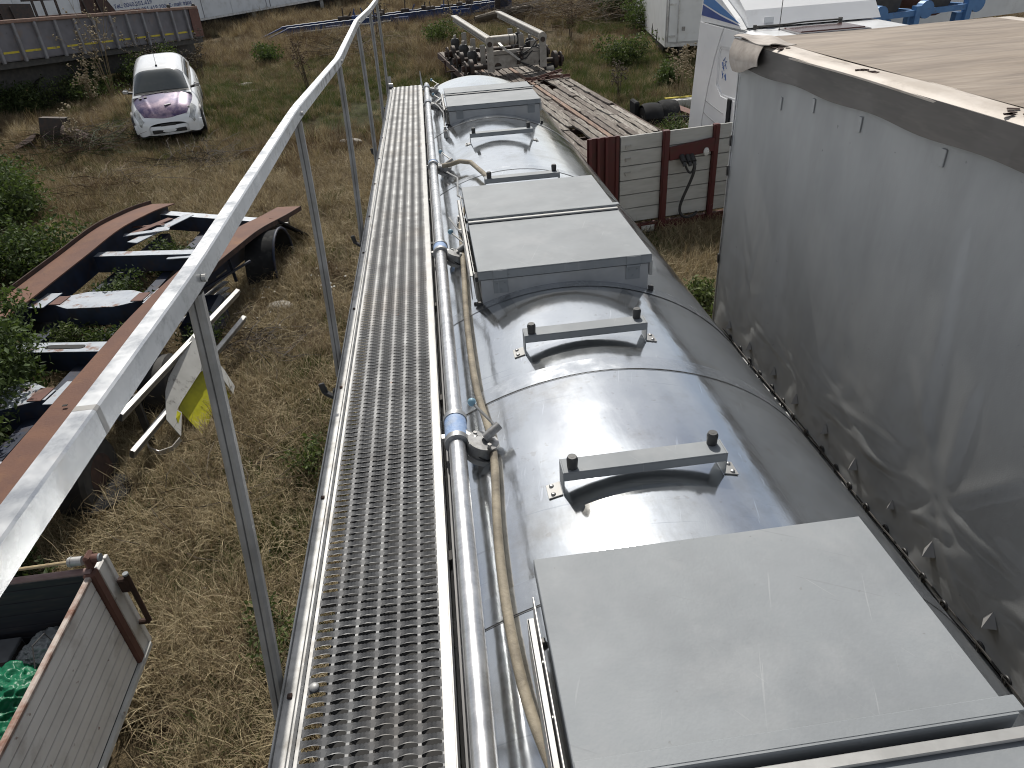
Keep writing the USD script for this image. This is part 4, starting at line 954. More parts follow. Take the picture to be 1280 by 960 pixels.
    for y in (11.6,):
        for x0, x1 in ((X0 + .05, X0 + .38), (X1 - .38, X1 - .05)): obj('wheel', tube([(x0, y, .75), (x0 + .03, y, .75), (x1 - .03, y, .75), (x1, y, .75)], [.44, .5, .5, .44], 24), 'tyre', T, 30)
    m = MB(); m.box(X0 + .6, X0 + .72, 11.0, 16.5, .75, 1.0); m.box(X1 - .72, X1 - .6, 11.0, 16.5, .75, 1.0); m.box(X0 + .1, X1 - .1, 11.2, 13.9, .9, 1.0); obj('chassis', m, 'dark_steel', T)
make_cab()

def box_trailer(name, label, a, b, zb, h, depth, mats, panels, group=None, legs=True):
    """a: near end (x, y), b: far end; the side a-b is the one seen; depth to the left of a->b"""
    a, b = np.array([*a, zb[0]], float), np.array([*b, zb[1]], float); d = b - a; L = np.linalg.norm(d); d /= L
    s = np.array([-d[1], d[0], 0]) ; up = np.array([0, 0, 1.0])
    T = thing(name, label, 'trailer', group, base=tuple((a + b) / 2 - (0, 0, 1)))
    c_ = [a, b, b + s * depth, a + s * depth]
    obj('body', prism(c_, up * h), mats[0], T)
    edges = np.linspace(0, L, panels + 1)
    for k in range(panels):
        p0, p1 = a + d * (edges[k] + .012) - s * .012 + up * .10, a + d * (edges[k + 1] - .012) - s * .012 + up * .10
        m = MB(); m.add(bar((p0 + p1) / 2 * 0 + p0 + up * (h - .2) / 2, p1 + up * (h - .2) / 2, .016, h - .2)); obj('side_panel', m, mats[0], T)
    m = MB(); m.add(bar(a - s * .02 + up * .045, b - s * .02 + up * .045, .05, .09)); m.add(bar(a - s * .02 + up * (h - .05), b - s * .02 + up * (h - .05), .05, .10)); obj('side_rail', m, mats[1], T)
    # end frame facing the near end
    m = MB()
    for q in (.03, depth - .03): m.add(bar(a + s * q - d * .02, a + s * q - d * .02 + up * h, .08, .06, up=(1, 0, 0)))
    m.add(bar(a - d * .02 + up * .05, a + s * depth - d * .02 + up * .05, .06, .10)); obj('end_frame', m, mats[1], T)
    m = MB(); m.add(bar(a + s * depth * .3 + d * .3 - up * .2, b + s * depth * .3 - d * .3 - up * .2, .12, .34)); m.add(bar(a + s * depth * .7 + d * .3 - up * .2, b + s * depth * .7 - d * .3 - up * .2, .12, .34)); obj('chassis', m, 'dark_steel', T)
    if legs:
        for q in (.18, .34, .62, .84):
            p = a + d * L * q + s * .15; z = float(ground_z(p[0], p[1])); m = MB(); m.box(p[0] - .09, p[0] + .09, p[1] - .09, p[1] + .09, z - .1, p[2]); obj('support_leg', m, 'steel_dull', T)
        m = MB(); p0, p1 = a + d * L * .05 - s * .0 - up * .42, a + d * L * .4 - up * .42; m.add(bar(p0, p1, .05, .09)); obj('side_guard', m, 'trailer_alu', T)
    return T, a, b, d, s, up

def make_white_trailers():
    a, b = (7.62, 24.0), (14.5, 14.5 * 0 + 22.6)
    # beside the cab: end corner and side of a plain white box
    box_trailer('box_trailer', 'plain white box trailer standing in the grass directly behind the white truck cab', (15.5, 20.2), (7.62, 24.0), (1.15, 1.62), 2.7, -2.45, ('box_white', 'trailer_alu'), 6, legs=False) if False else None
    T = thing('box_trailer', 'plain white box trailer standing in the grass directly behind the white truck cab', 'trailer', base=(9.0, 26.0, 1.0))
    X0, Y0, ang = 7.6, 24.0, math.radians(-9)
    dx, dy = np.array([math.cos(ang), math.sin(ang), 0]), np.array([-math.sin(ang), math.cos(ang), 0]); o = np.array([X0, Y0, 1.66]); up = np.array([0, 0, 1.0])
    obj('body', prism([o, o + dx * 2.5 - up * .0, o + dx * 2.5 + dy * 9, o + dy * 9], up * 2.7), 'box_white', T)
    m = MB()
    for q in (.04, 2.46): m.add(bar(o + dx * q - dy * .03, o + dx * q - dy * .03 + up * 2.7, .09, .05, up=(1, 0, 0)))
    m.add(bar(o - dy * .03 + up * .04, o + dx * 2.5 - dy * .03 + up * .04, .05, .10)); obj('rear_frame', m, 'trailer_alu', T)
    for q in (.09, 1.27):
        m = MB(); m.add(bar(o + dx * (q + .0) - dy * .045 + up * 1.4, o + dx * (q + 1.13) - dy * .045 + up * 1.4, .03, 2.55, bev=.01)); D = obj('door', m, 'box_white', T)
        m = MB(); m.add(bar(o + dx * (q + .3) - dy * .075 + up * .1, o + dx * (q + .3) - dy * .075 + up * 2.7, .03, .03, up=(1, 0, 0))); obj('lock_rod', m, 'trailer_alu', D)
        m = MB(); m.add(bar(o + dx * (q + .42) - dy * .07 + up * .5, o + dx * (q + .52) - dy * .07 + up * .5, .02, .12)); obj('door_plate', m, 'valve_steel', D)
        m = MB()
        for z in (.3, 1.2, 2.1): m.add(bar(o + dx * (q + .0) - dy * .07 + up * z, o + dx * (q + .22) - dy * .07 + up * z, .02, .05))
        obj('hinge', m, 'trailer_alu', D)
    m = MB(); m.add(bar(o + dx * .6 + dy * .4 - up * .25, o + dx * .6 + dy * 8.6 - up * .25, .12, .35)); m.add(bar(o + dx * 1.9 + dy * .4 - up * .25, o + dx * 1.9 + dy * 8.6 - up * .25, .12, .35)); obj('chassis', m, 'dark_steel', T)
    for t in (1.4, 2.6):
        for q in (.05, 2.1):
            p = o + dx * q + dy * t; z = float(ground_z(p[0], p[1])) + .45; obj('wheel', tube([(p[0], p[1], z), (p[0] + .35, p[1], z)], .47, 20), 'tyre', T, 30)
    # long white one at the back left with lettering on its side
    d = np.array([.59, .807, .017]); e0 = np.array([-11.0, 39.0, 2.46]) - d * 10.5; e1 = np.array([-11.0, 39.0, 2.46]) + d * 13.0
    T, a, b, d, s, up = box_trailer('box_trailer', 'long white box trailer with blue lettering at the back left, beyond the grey tipper body', e0[:2], e1[:2], (e0[2], e1[2]), 2.75, 2.5, ('panel_grey_white', 'trailer_alu'), 9)
    rot = np.eye(4); rot[:3, 0], rot[:3, 1], rot[:3, 2] = d, up, -s
    for txt, hh, tt, zz, mt in (('Tel.: 0040.251.419', .15, 6.75, 1.0, 'text_navy'), ('0040.251.419.200.; E-mail: trans', .15, 7.45, .76, 'text_navy')):
        tm = meshkit.text_mesh(txt, hh, .003, True); M_ = rot.copy(); M_[:3, 3] = a + d * tt + up * zz - s * .022; tm.apply_transform(M_); obj('lettering', tm, mt, T)
    m = MB(); m.add(bar(a + d * 6.5 - s * .023 + up * .58, a + d * 10.9 - s * .023 + up * .36, .004, .03)); obj('blue_line', m, 'text_blue', T)
    for tt in (11.3, 15.4, 15.65, 20.5):
        m = MB(); m.add(bar(a + d * tt - s * .024 + up * .1, a + d * tt - s * .024 + up * 2.6, .03, .01, up=tuple(s))); obj('door_edge', m, 'cab_shade_line', T)
make_white_trailers()

# a third vehicle: pale cab end with a dark door frame, far left edge
def make_left_van():
    T = thing('box_van', 'pale box van with a dark upright edge at the top left corner of the yard', 'van', base=(-17.5, 30.5, 1.5))
    m = MB(); m.box(-20.5, -17.75, 29.6, 35, 1.9, 4.6, .05); obj('body', m, 'box_white', T)
    m = MB(); m.box(-18.3, -17.7, 29.5, 29.62, 1.9, 4.6); obj('door_frame', m, 'cast_iron', T)
    m = MB(); m.box(-20.2, -18.5, 29.52, 29.6, 2.55, 2.95, .02); obj('rust_panel', m, 'rust_brown', T)
    m = MB(); m.box(-20.3, -18.4, 29.4, 29.6, 2.1, 2.4, .05); obj('bumper', m, 'box_white', T)
    for y in (30.4, 33.6): obj('wheel', tube([(-18.1, y, 1.75), (-17.75, y, 1.75)], .42, 18), 'tyre', T, 30)
make_left_van()

# ------------------------------------------------------------------ grey tipper body
def make_tipper():
    A, B = np.array([-12.9, 21.3, 2.92]), np.array([-8.46, 31.0, 2.46]); d = B - A; L = np.linalg.norm(d); d /= L; s = np.array([-d[1], d[0], 0]); s /= np.linalg.norm(s); up = np.array([0, 0, 1.0]); H = .97
    T = thing('tipper_body', 'weathered grey ribbed tipper trailer body with a rusty rim and yellow reflective strips', 'tipper trailer', base=tuple((A + B) / 2 - up * 1.2))
    n = 15; ed = np.linspace(0, L, n + 1)
    for k in range(n):
        m = MB(); m.add(bar(A + d * ed[k] + up * H / 2, A + d * ed[k + 1] + up * H / 2, .03, H - .02)); obj('side_panel', m, 'bed_grey', T)
        if k: m = MB(); m.add(bar(A + d * ed[k] - s * .05 - up * .06, A + d * ed[k] - s * .05 + up * (H - .02), .09, .09, up=tuple(s), bev=.015)); obj('rib', m, 'bed_rib', T)
        w = (ed[1] - ed[0]); R = random.Random(k)
        m = MB(); c0 = .12 + .15 * R.random(); c1 = .92 - .1 * R.random(); m.add(bar(A + d * (ed[k] + w * c0) - s * .018 + up * .21, A + d * (ed[k] + w * c1) - s * .018 + up * .21, .004, .055)); obj('reflective_strip', m, 'reflector_yellow', T)
    m = MB(); m.add(bar(A + up * (H + .02) - s * .02, B + up * (H + .02) - s * .02, .13, .10, bev=.015)); m.add(bar(A + s * 2.4 + up * (H + .02), B + s * 2.4 + up * (H + .02), .13, .10)); obj('top_rim', m, 'bed_rim', T)
    m = MB(); m.add(bar(A + s * 2.4 + up * H / 2, B + s * 2.4 + up * H / 2, .03, H)); m.add(bar(A + s * 1.2, B + s * 1.2, 2.4, .04)); obj('far_side', m, 'bed_grey', T)
    [obj('end_wall', bar(e_ + up * H / 2 - s * .02, e_ + s * 2.4 + up * H / 2, .05, H), 'bed_grey', T) for e_ in (A, B)]
    m = MB(); m.add(bar(B - s * .06 + up * (H / 2), B - s * .06 + up * (H / 2 + .001) - d * .5, .02, H - .05)); obj('rusted_corner', m, 'rust_brown', T)
    m = MB(); m.ball(B - d * 1.4 + up * (H + .12), .07, 1); m.ball(B - d * .1 + up * (H + .09), .07, 1); obj('hinge_pin', m, 'dark_steel', T)
    m = MB(); m.add(bar(A + s * .6 - up * .45, B + s * .6 - up * .45, .14, .7)); m.add(bar(A + s * 1.8 - up * .3, B + s * 1.8 - up * .3, .14, .4)); m.add(bar(A + s * .1 - up * .12, B + s * .1 - up * .12, .1, .16)); obj('chassis', m, 'dark_steel', T)
    for t in (3.6,):
        for q in (.35, 2.0):
            p = A + d * t + s * q; z = float(ground_z(p[0], p[1])) + .48; obj('wheel', tube([p * (1, 1, 0) + (0, 0, z), p * (1, 1, 0) + s * .34 + (0, 0, z)], .5, 20), 'tyre', T, 30)
    # dark scrap panels lying in it
    for k, (t, q, l, h_, tilt, lab) in enumerate(((3.2, .9, 1.3, .55, .0, 'flat dark steel panel sticking up behind the rim near the left edge'), (6.3, 1.0, 1.9, .62, .35, 'dark rusty sheet with a sloping end leaning in the tipper body'), (4.75, 1.1, .9, .55, 0, 'open dark steel frame standing in the tipper body between two dark sheets'))):
        S = thing('scrap_metal', lab, 'scrap metal', base=tuple(A + d * t + s * q))
        p0 = A + d * t + s * q + up * .5
        if k < 2:
            m = MB(); pts = [p0, p0 + d * l, p0 + d * (l * (1 - tilt)) + up * (h_ + .35), p0 + up * (h_ + .4) + d * l * tilt * .3]; m.add(prism(pts, s * .05)); obj('sheet', m, 'cast_iron' if k == 0 else 'rust_dark', S)
            m = MB(); 
            for f_ in (.2, .5): m.add(bar(p0 - s * .03 + d * l * f_, p0 - s * .03 + d * l * (f_ - .08) + up * (h_ + .3), .05, .04, up=tuple(s)))
            obj('stiffener', m, 'cast_iron', S)
        else:
            m = MB()
            for f_ in (0, .4, .95): m.add(bar(p0 + d * l * f_, p0 + d * l * f_ + up * (h_ + .45), .06, .05, up=tuple(s)))
            m.add(bar(p0 - d * .35 + up * (h_ + .45), p0 + d * l * .95 + up * (h_ + .45), .06, .07)); obj('frame', m, 'cast_iron', S)
make_tipper()

# ------------------------------------------------------------------ long blue chassis lying in the grass at the back
def make_blue_chassis():
    A, B = np.array([-6.9, 34.6, 1.95]), np.array([4.4, 38.6, 2.16]); d = (B - A) / np.linalg.norm(B - A); L = np.linalg.norm(B - A); s = np.array([-d[1], d[0], 0]); up = np.array([0, 0, 1.0])
    T = thing('trailer_chassis', 'long low dark blue trailer chassis lying in dry grass beyond the handrail', 'chassis', base=tuple((A + B) / 2))
    for q in (0, 1.1):
        m = MB(); p0, p1 = A + s * q, B + s * q; m.add(bar(p0 + d * 1.0 + up * .0, p1, .04, .42)); m.add(bar(p0 + d * 1.0 + up * .22, p1 + up * .22, .18, .03)); m.add(bar(p0 - up * .12, p0 + d * 1.05 + up * .2, .16, .05)); W = obj('beam', m, 'far_blue', T)
        m = MB(); m.add(bar(p0 + d * 1.0 + up * .238, p1 + up * .238, .16, .006)); obj('beam_top', m, 'faded_blue', W)
    m = MB()
    for t in np.arange(1.2, L, 1.3): m.add(bar(A + d * t, A + d * t + s * 1.1, .09, .2))
    obj('cross_member', m, 'far_blue', T)
    m = MB(); m.add(bar(A + d * 1.2 - s * .5 + up * .05, A + d * 5.6 - s * .5 + up * .05, .03, .04)); m.add(bar(A + d * .2 - s * .5 - up * .15, A + d * 1.2 - s * .5 + up * .05, .03, .04)); obj('side_bar', m, 'steel_dull', T)
    R = random.Random(9)
    for k in range(16):
        t = R.uniform(3.5, L - 1.0); p = A + d * t + s * R.uniform(.1, 1.0) + up * .25; m = MB()
        m.add(chamfer_box(R.uniform(.2, .5), R.uniform(.15, .3), R.uniform(.12, .4), .03).apply_transform(rotm((0, 0, 1), R.uniform(0, 180))).apply_translation(p)); m.add(tube([p, p + np.array([R.uniform(-.2, .2), 0, R.uniform(.25, .5)])], .03, 6)); obj('bracket', m, 'cast_iron' if k % 3 else 'far_blue', T)
    for (t, q, w_) in ((3.0, -.15, .7), (6.2, -.15, .7), (9.2, -.15, .9)):
        p = A + d * t - s * .2 - up * .15; m = MB(); m.add(chamfer_box(w_, .18, .55, .02).apply_transform(rotm((0, 0, 1), 19)).apply_translation(p)); obj('panel', m, 'far_blue', T)
make_blue_chassis()

# blue frame with wheel arches seen over the right trailer's roof
def make_blue_frame():
    T = thing('loader_frame', 'bright blue steel frame with brown drums beyond the far edge of the tan roof', 'machine', base=(9.5, 15.2, .5))
    A, B = np.array([8.55, 14.3, 3.16]), np.array([11.0, 14.65, 3.20]); d = (B - A) / np.linalg.norm(B - A); s = np.array([-d[1], d[0], 0]); up = np.array([0, 0, 1.0])
    m = MB(); m.add(bar(A, B, .08, .10)); m.add(bar(A + s * 1.6, B + s * 1.6, .08, .12)); m.add(bar(A - up * .6, B - up * .6, .1, .16)); obj('rail', m, 'blue_steel', T)
    for t in (.06, 1.1, 2.3):
        m = MB(); m.add(bar(A + d * t - up * 1.6, A + d * t + up * .12, .14, .12, up=tuple(d))); m.add(bar(A + d * t, A + d * t + s * 1.6, .1, .1)); m.add(tube([A + d * (t + .2) - s * .05 + up * .04, A + d * (t + .2) + s * .1 + up * .04], .16, 16)); obj('bracket', m, 'blue_steel', T)
    for t in (.6, 1.8):
        m = MB(); m.add(tube([A + d * t + s * .3 + up * .22, A + d * t + s * 1.3 + up * .22], .36, 22)); D = obj('drum', m, 'rust_brown', T, 30)
        m = MB(); m.add(tube([A + d * t + s * .22 + up * .22, A + d * t + s * .3 + up * .22], .30, 22)); obj('drum_flange', m, 'dark_steel', D, 30)
    m = MB(); m.add(bar(A - d * .3 + s * 2.4 + up * .6, B + d * 4.5 + s * 2.4 + up * .6, .5, 2.4)); obj('back_panel', m, 'box_white', T)
    for t in (.5, 2.2):
        for q in (.1, 1.4): p = A + d * t + s * q; m = MB(); m.box(p[0] - .08, p[0] + .08, p[1] - .08, p[1] + .08, .5, 3.1); obj('leg', m, 'blue_steel', T)
make_blue_frame()

# ------------------------------------------------------------------ mudguards and oddments by the flatbed
def make_mudguards():
    T = thing('mudguard', 'black plastic double mudguard standing in weeds beside the flatbed deck', 'mudguard', base=(5.4, 17.2, 1.0))
    up = np.array([0, 0, 1.0])
    for k, (cx, cy) in enumerate(((5.15, 17.15), (5.62, 17.35))):
        def fn(u, v):
            a = -.35 + u * (PI * .98); r = .42 + .04 * np.sin(v * PI) ** .5
            return cx + (v - .5) * .44 + .0 * u, cy - .1 + r * np.cos(a) * .95, .95 + .08 * k * 0 + r * np.sin(a)
        obj('arch', solid_sheet(grid(22, 8, fn), (0, 0, -.012)), 'black_plastic', T, 40)
        m = MB(); m.add(tube([(cx - .22, cy - .1, .96), (cx - .20, cy - .1, .96)], [.34, .36], 24)); m.add(tube([(cx - .235, cy - .1, .96), (cx - .215, cy - .1, .96)], .18, 18)); obj('side_disc', m, 'black_plastic', T, 30)
    m = MB(); m.box(4.98, 5.98, 16.70, 16.82, .78, 1.12, .03); m.box(5.0, 5.95, 16.66, 16.7, .95, .98); obj('front_flap', m, 'black_plastic', T)
    m = MB(); m.box(4.8, 4.92, 17.2, 17.7, .95, 1.42, .03); obj('side_flap', m, 'black_plastic', T)
    G = thing('steel_channel', 'short rusty channel beam with a yellow strip in weeds left of the truck cab', 'beam', base=(6.3, 17.6, 1.0))
    m = MB(); m.add(bar((5.9, 18.3, 1.12), (6.35, 16.5, 1.06), .26, .03)); m.add(bar((5.78, 18.3, 1.05), (6.23, 16.5, .99), .03, .16)); obj('channel', m, 'rust_brown', G)
    m = MB(); m.add(bar((5.95, 18.35, 1.15), (7.4, 18.35, 1.15), .25, .04)); m.add(bar((5.95, 18.25, 1.03), (7.4, 18.25, 1.03), .03, .22)); obj('cross_channel', m, 'trailer_alu', G)
    m = MB(); m.add(bar((5.95, 18.52, 1.185), (7.4, 18.52, 1.185), .10, .02)); obj('yellow_strip', m, 'reflector_yellow', G)
make_mudguards()
# ------------------------------------------------------------------ rusty subframe on the left
def make_subframe():
    T = thing('rusty_subframe', 'rusty skeletal trailer subframe with navy cross members lying in weeds left of the handrail', 'trailer frame', base=(-4.8, 9.0, .3))
    Rp = [(-4.62, 2.6, .95), (-4.42, 4.0, .98), (-4.26, 5.3, 1.01), (-4.10, 7.0, 1.07), (-3.94, 8.39, 1.13), (-3.60, 9.9, 1.21), (-3.33, 11.0, 1.20), (-2.98, 12.6, 1.02), (-2.88, 13.15, .95)]
    Lp = [(-7.0, 5.6, 1.0), (-6.5, 7.4, 1.05), (-6.05, 9.16, 1.14), (-5.72, 10.6, 1.25), (-5.42, 11.75, 1.35), (-5.25, 12.35, 1.33), (-5.06, 13.1, 1.24)]
    def strip(pts, w, th, lip, side):
        from scipy.interpolate import PchipInterpolator
        p = np.array(pts); y = np.linspace(p[0, 1], p[-1, 1], 60); q = np.stack([PchipInterpolator(p[:, 1], p[:, 0])(y), y, PchipInterpolator(p[:, 1], p[:, 2])(y)], 1)
        pr = [(-w / 2, 0), (w / 2, 0), (w / 2, -th), (-w / 2, -th)]
        return q, sweep(q, pr)
    for pts, sd in ((Rp, 1), (Lp, -1)):
        q, m = strip(pts, .45, .018, 0, sd); B = obj('beam_flange', m, 'rust', T)
        web = sweep(q + (-.05 * sd, 0, -.02), [(-.012, 0), (.012, 0), (.012, -.42), (-.012, -.42)]); obj('beam_web', web, 'navy_steel', B)
        edge = sweep(q, [(sd * .225 - .006, .004), (sd * .225 + .006, .004), (sd * .225 + .006, -.075), (sd * .225 - .006, -.075)]); obj('edge_lip', edge, 'rust_dark', B)
        if sd < 0: edge = sweep(q + (0, 0, .0), [(-.247, .06), (-.229, .06), (-.229, -.02), (-.247, -.02)]); obj('edge_lip', edge, 'rust_dark', B)
    def at(pts, y):
        p = np.array(pts); return np.array([np.interp(y, p[:, 1], p[:, 0]), y, np.interp(y, p[:, 1], p[:, 2])])
    # cross members: navy web with a pale weathered top; two have widened middles
    def member(yl, yr, dz, wide, w=.20, hole=False):
        a, b = at(Lp, yl) + (.16, 0, dz), at(Rp, yr) + (-.14, 0, dz); d = b - a; L = np.linalg.norm(d[:2])
        n = 28; t = np.linspace(0, 1, n)
        if wide: ww = w * .5 + (wide - w) * .5 * np.clip(np.sin(np.clip((t - .18) / .64, 0, 1) * PI) * 1.5, 0, 1); 
        else: ww = np.full(n, w / 2)
        c_ = a + d * t[:, None]
        s = np.array([-d[1], d[0], 0]); s /= np.linalg.norm(s)
        # top plate
        pts = [c_[i] - s * ww[i] for i in range(n)] + [c_[i] + s * ww[i] for i in range(n)][::-1]
        v = np.array([c_ - s * ww[:, None], c_ + s * ww[:, None]]).transpose(1, 0, 2).reshape(-1, 3); f = []
        for i in range(n - 1):
            if wide and (t[i] < .16 or t[i] > .84) and 2 < i < n - 3: continue
            f += [(2 * i, 2 * i + 2, 2 * i + 3), (2 * i, 2 * i + 3, 2 * i + 1)]
        M_ = obj('cross_member', sweep(c_ + np.zeros(3) - s * (ww[:, None] - .012) - (0, 0, .012), [(-.008, 0), (.008, 0), (.008, -.26), (-.008, -.26)]), 'navy_steel', T)
        tp = trimesh.Trimesh(v, f, process=False); obj('top_plate', solid_sheet(tp, (0, 0, -.008)), 'faded_blue', M_)
        m = sweep(c_ + s * (ww[:, None] - .012) - (0, 0, .012), [(-.008, 0), (.008, 0), (.008, -.22), (-.008, -.22)]); obj('rear_web', m, 'navy_steel', M_)
        if wide:
            for q in (.20, .80):
                p = a + d * q; m = MB(); m.add(bar(p - s * .13 + (0, 0, .006), p + s * .13 + (0, 0, .006), .16, .01)); obj('rust_plate', m, 'rust_brown', M_)
            for q in (.08, .92):
                p = a + d * q; m = MB(); m.add(bar(p - s * .20 + (0, 0, .0), p + s * .26 + (0, 0, .0), .22, .01)); obj('gusset', m, 'faded_blue', M_)
            m = MB(); m.add(bar(a + (0, 0, -.03) + s * .10, b + (0, 0, -.03) + s * .10, .03, .02)); obj('rod', m, 'steel_dull', M_)
        if hole:
            p = a + d * .62; h_ = MB(); h_.add(bar(p - d / L * .22 + (0, 0, .004), p + d / L * .22 + (0, 0, .004), .09, .006)); h_.add(tube([p - d / L * .22 + (0, 0, .001), p - d / L * .22 + (0, 0, .0068)], .045, 14)); h_.add(tube([p + d / L * .22 + (0, 0, .001), p + d / L * .22 + (0, 0, .0068)], .045, 14)); obj('slot', h_, 'black_gap', M_)
    member(6.4, 5.7, -.10, 0, .22); member(7.3, 6.95, -.09, .55); member(8.4, 8.0, -.13, 0, .24, True); member(9.5, 9.2, -.10, .52); member(10.95, 10.75, -.12, 0, .18); member(12.75, 12.5, -.10, 0, .20)
    m = MB(); p0, p1 = at(Lp, 11.3) + (.5, 0, -.14), at(Lp, 12.5) + (.75, 0, -.14); m.add(bar(p0, p1, .20, .012)); m.add(bar(at(Lp, 11.6) + (.2, 0, -.13), at(Lp, 11.6) + (.9, .1, -.13), .12, .012)); obj('brace', m, 'faded_blue', T)
    m = MB(); p0 = at(Rp, 10.8) + (-.95, 0, -.13); m.add(bar(p0, p0 + (.55, -.05, 0), .30, .012)); obj('brace', m, 'faded_blue', T)
    m = MB(); m.add(bar(at(Lp, 11.6) + (.3, 0, -.13), at(Lp, 12.3) + (.55, 0, -.13), .13, .012)); m.add(bar(at(Lp, 12.0) + (.1, 0, -.14), at(Lp, 12.0) + (.62, 0, -.14), .06, .012)); obj('rust_brace', m, 'rust_brown', T)
    # small plate and holes on the near part of the right beam
    p = at(Rp, 5.15); m = MB(); m.add(chamfer_box(.10, .05, .006, .001).apply_translation(p + (-.05, 0, .004))); m.add(chamfer_box(.05, .03, .006, .001).apply_translation(p + (.1, 1.4, .075))); obj('slot', m, 'black_gap', T)
    # long member deep in the frame
    m = MB(); m.add(bar((-5.0, 4.0, .62), (-4.3, 12.6, .70), .16, .26)); m.add(bar((-5.9, 7.0, .62), (-5.0, 12.6, .72), .16, .26)); obj('inner_beam', m, 'navy_steel', T)
    # mudguard arch, wheel well and rear lamp bracket on the tanker side
    def fn(u, v):
        a = -.25 + u * (PI + .35); r = .55
        return -3.02 + (v - .5) * .42 + .05 * np.cos(a), 11.35 + r * np.cos(a) + .16 * v, .52 + r * np.sin(a)
    A = obj('mudguard', solid_sheet(grid(26, 5, fn), (0, 0, -.015)), 'black_plastic', T, 40)
    rim = [( -2.80 + .05 * math.cos(a), 11.35 + .555 * math.cos(a) + .16, .52 + .555 * math.sin(a)) for a in np.linspace(-.25, PI + .1, 26)]
    obj('arch_edge', tube(rim, .022, 8), 'navy_steel', A, 40)
    m = MB(); m.add(bar((-2.95, 12.05, 1.08), (-2.48, 12.75, .42), .20, .03)); obj('splash_flap', m, 'black_plastic', T)
    m = MB(); m.add(bar((-3.0, 12.15, .95), (-2.75, 12.2, .95), .03, .03)); obj('bracket', m, 'steel_dull', T)
    m = MB(); m.box(-2.95, -2.5, 11.95, 12.35, .28, .44, .03); obj('lamp_bracket', m, 'rust_brown', T)
    m = MB(); m.box(-2.52, -2.44, 12.0, 12.3, .34, .45, .02); obj('rear_lamp', m, 'lamp_glass', T)
    m = MB()
    for k in range(6): z = .40 + k * .085; m.add(bar((-3.92, 9.35 + k * .03, z), (-3.50, 10.35 + k * .03, z + .04), .10, .02))
    obj('step_grille', m, 'valve_steel', T)
    m = MB(); m.add(bar((-3.62, 9.7, .9), (-3.10, 10.6, .93), .03, .03)); m.add(bar((-3.35, 10.4, 1.1), (-3.33, 10.4, .7), .04, .04, up=(0, 1, 0))); m.box(-3.8, -3.4, 8.9, 9.9, .3, .75, .05); obj('air_tank', m, 'navy_steel', T)
    for (x, y) in ((-4.05, 6.2), (-3.75, 7.9), (-5.9, 9.6), (-4.3, 4.2)):
        W = obj('wheel', tube([(x - .20, y, .38), (x - .17, y, .38), (x + .1, y, .38), (x + .13, y, .38)], [.38, .43, .43, .38], 24), 'tyre', T, 30)
        obj('rim', tube([(x - .202, y, .38), (x + .132, y, .38)], .24, 18), 'rust_dark', W, 30)
    m = MB(); m.add(tube([(-3.95, 6.05, .16), (-3.95, 6.05, .20), (-3.95, 6.05, .27), (-3.95, 6.05, .29)], [.28, .32, .32, .26], 24)); obj('drum_cover', m, 'black_plastic', T, 30)
make_subframe()

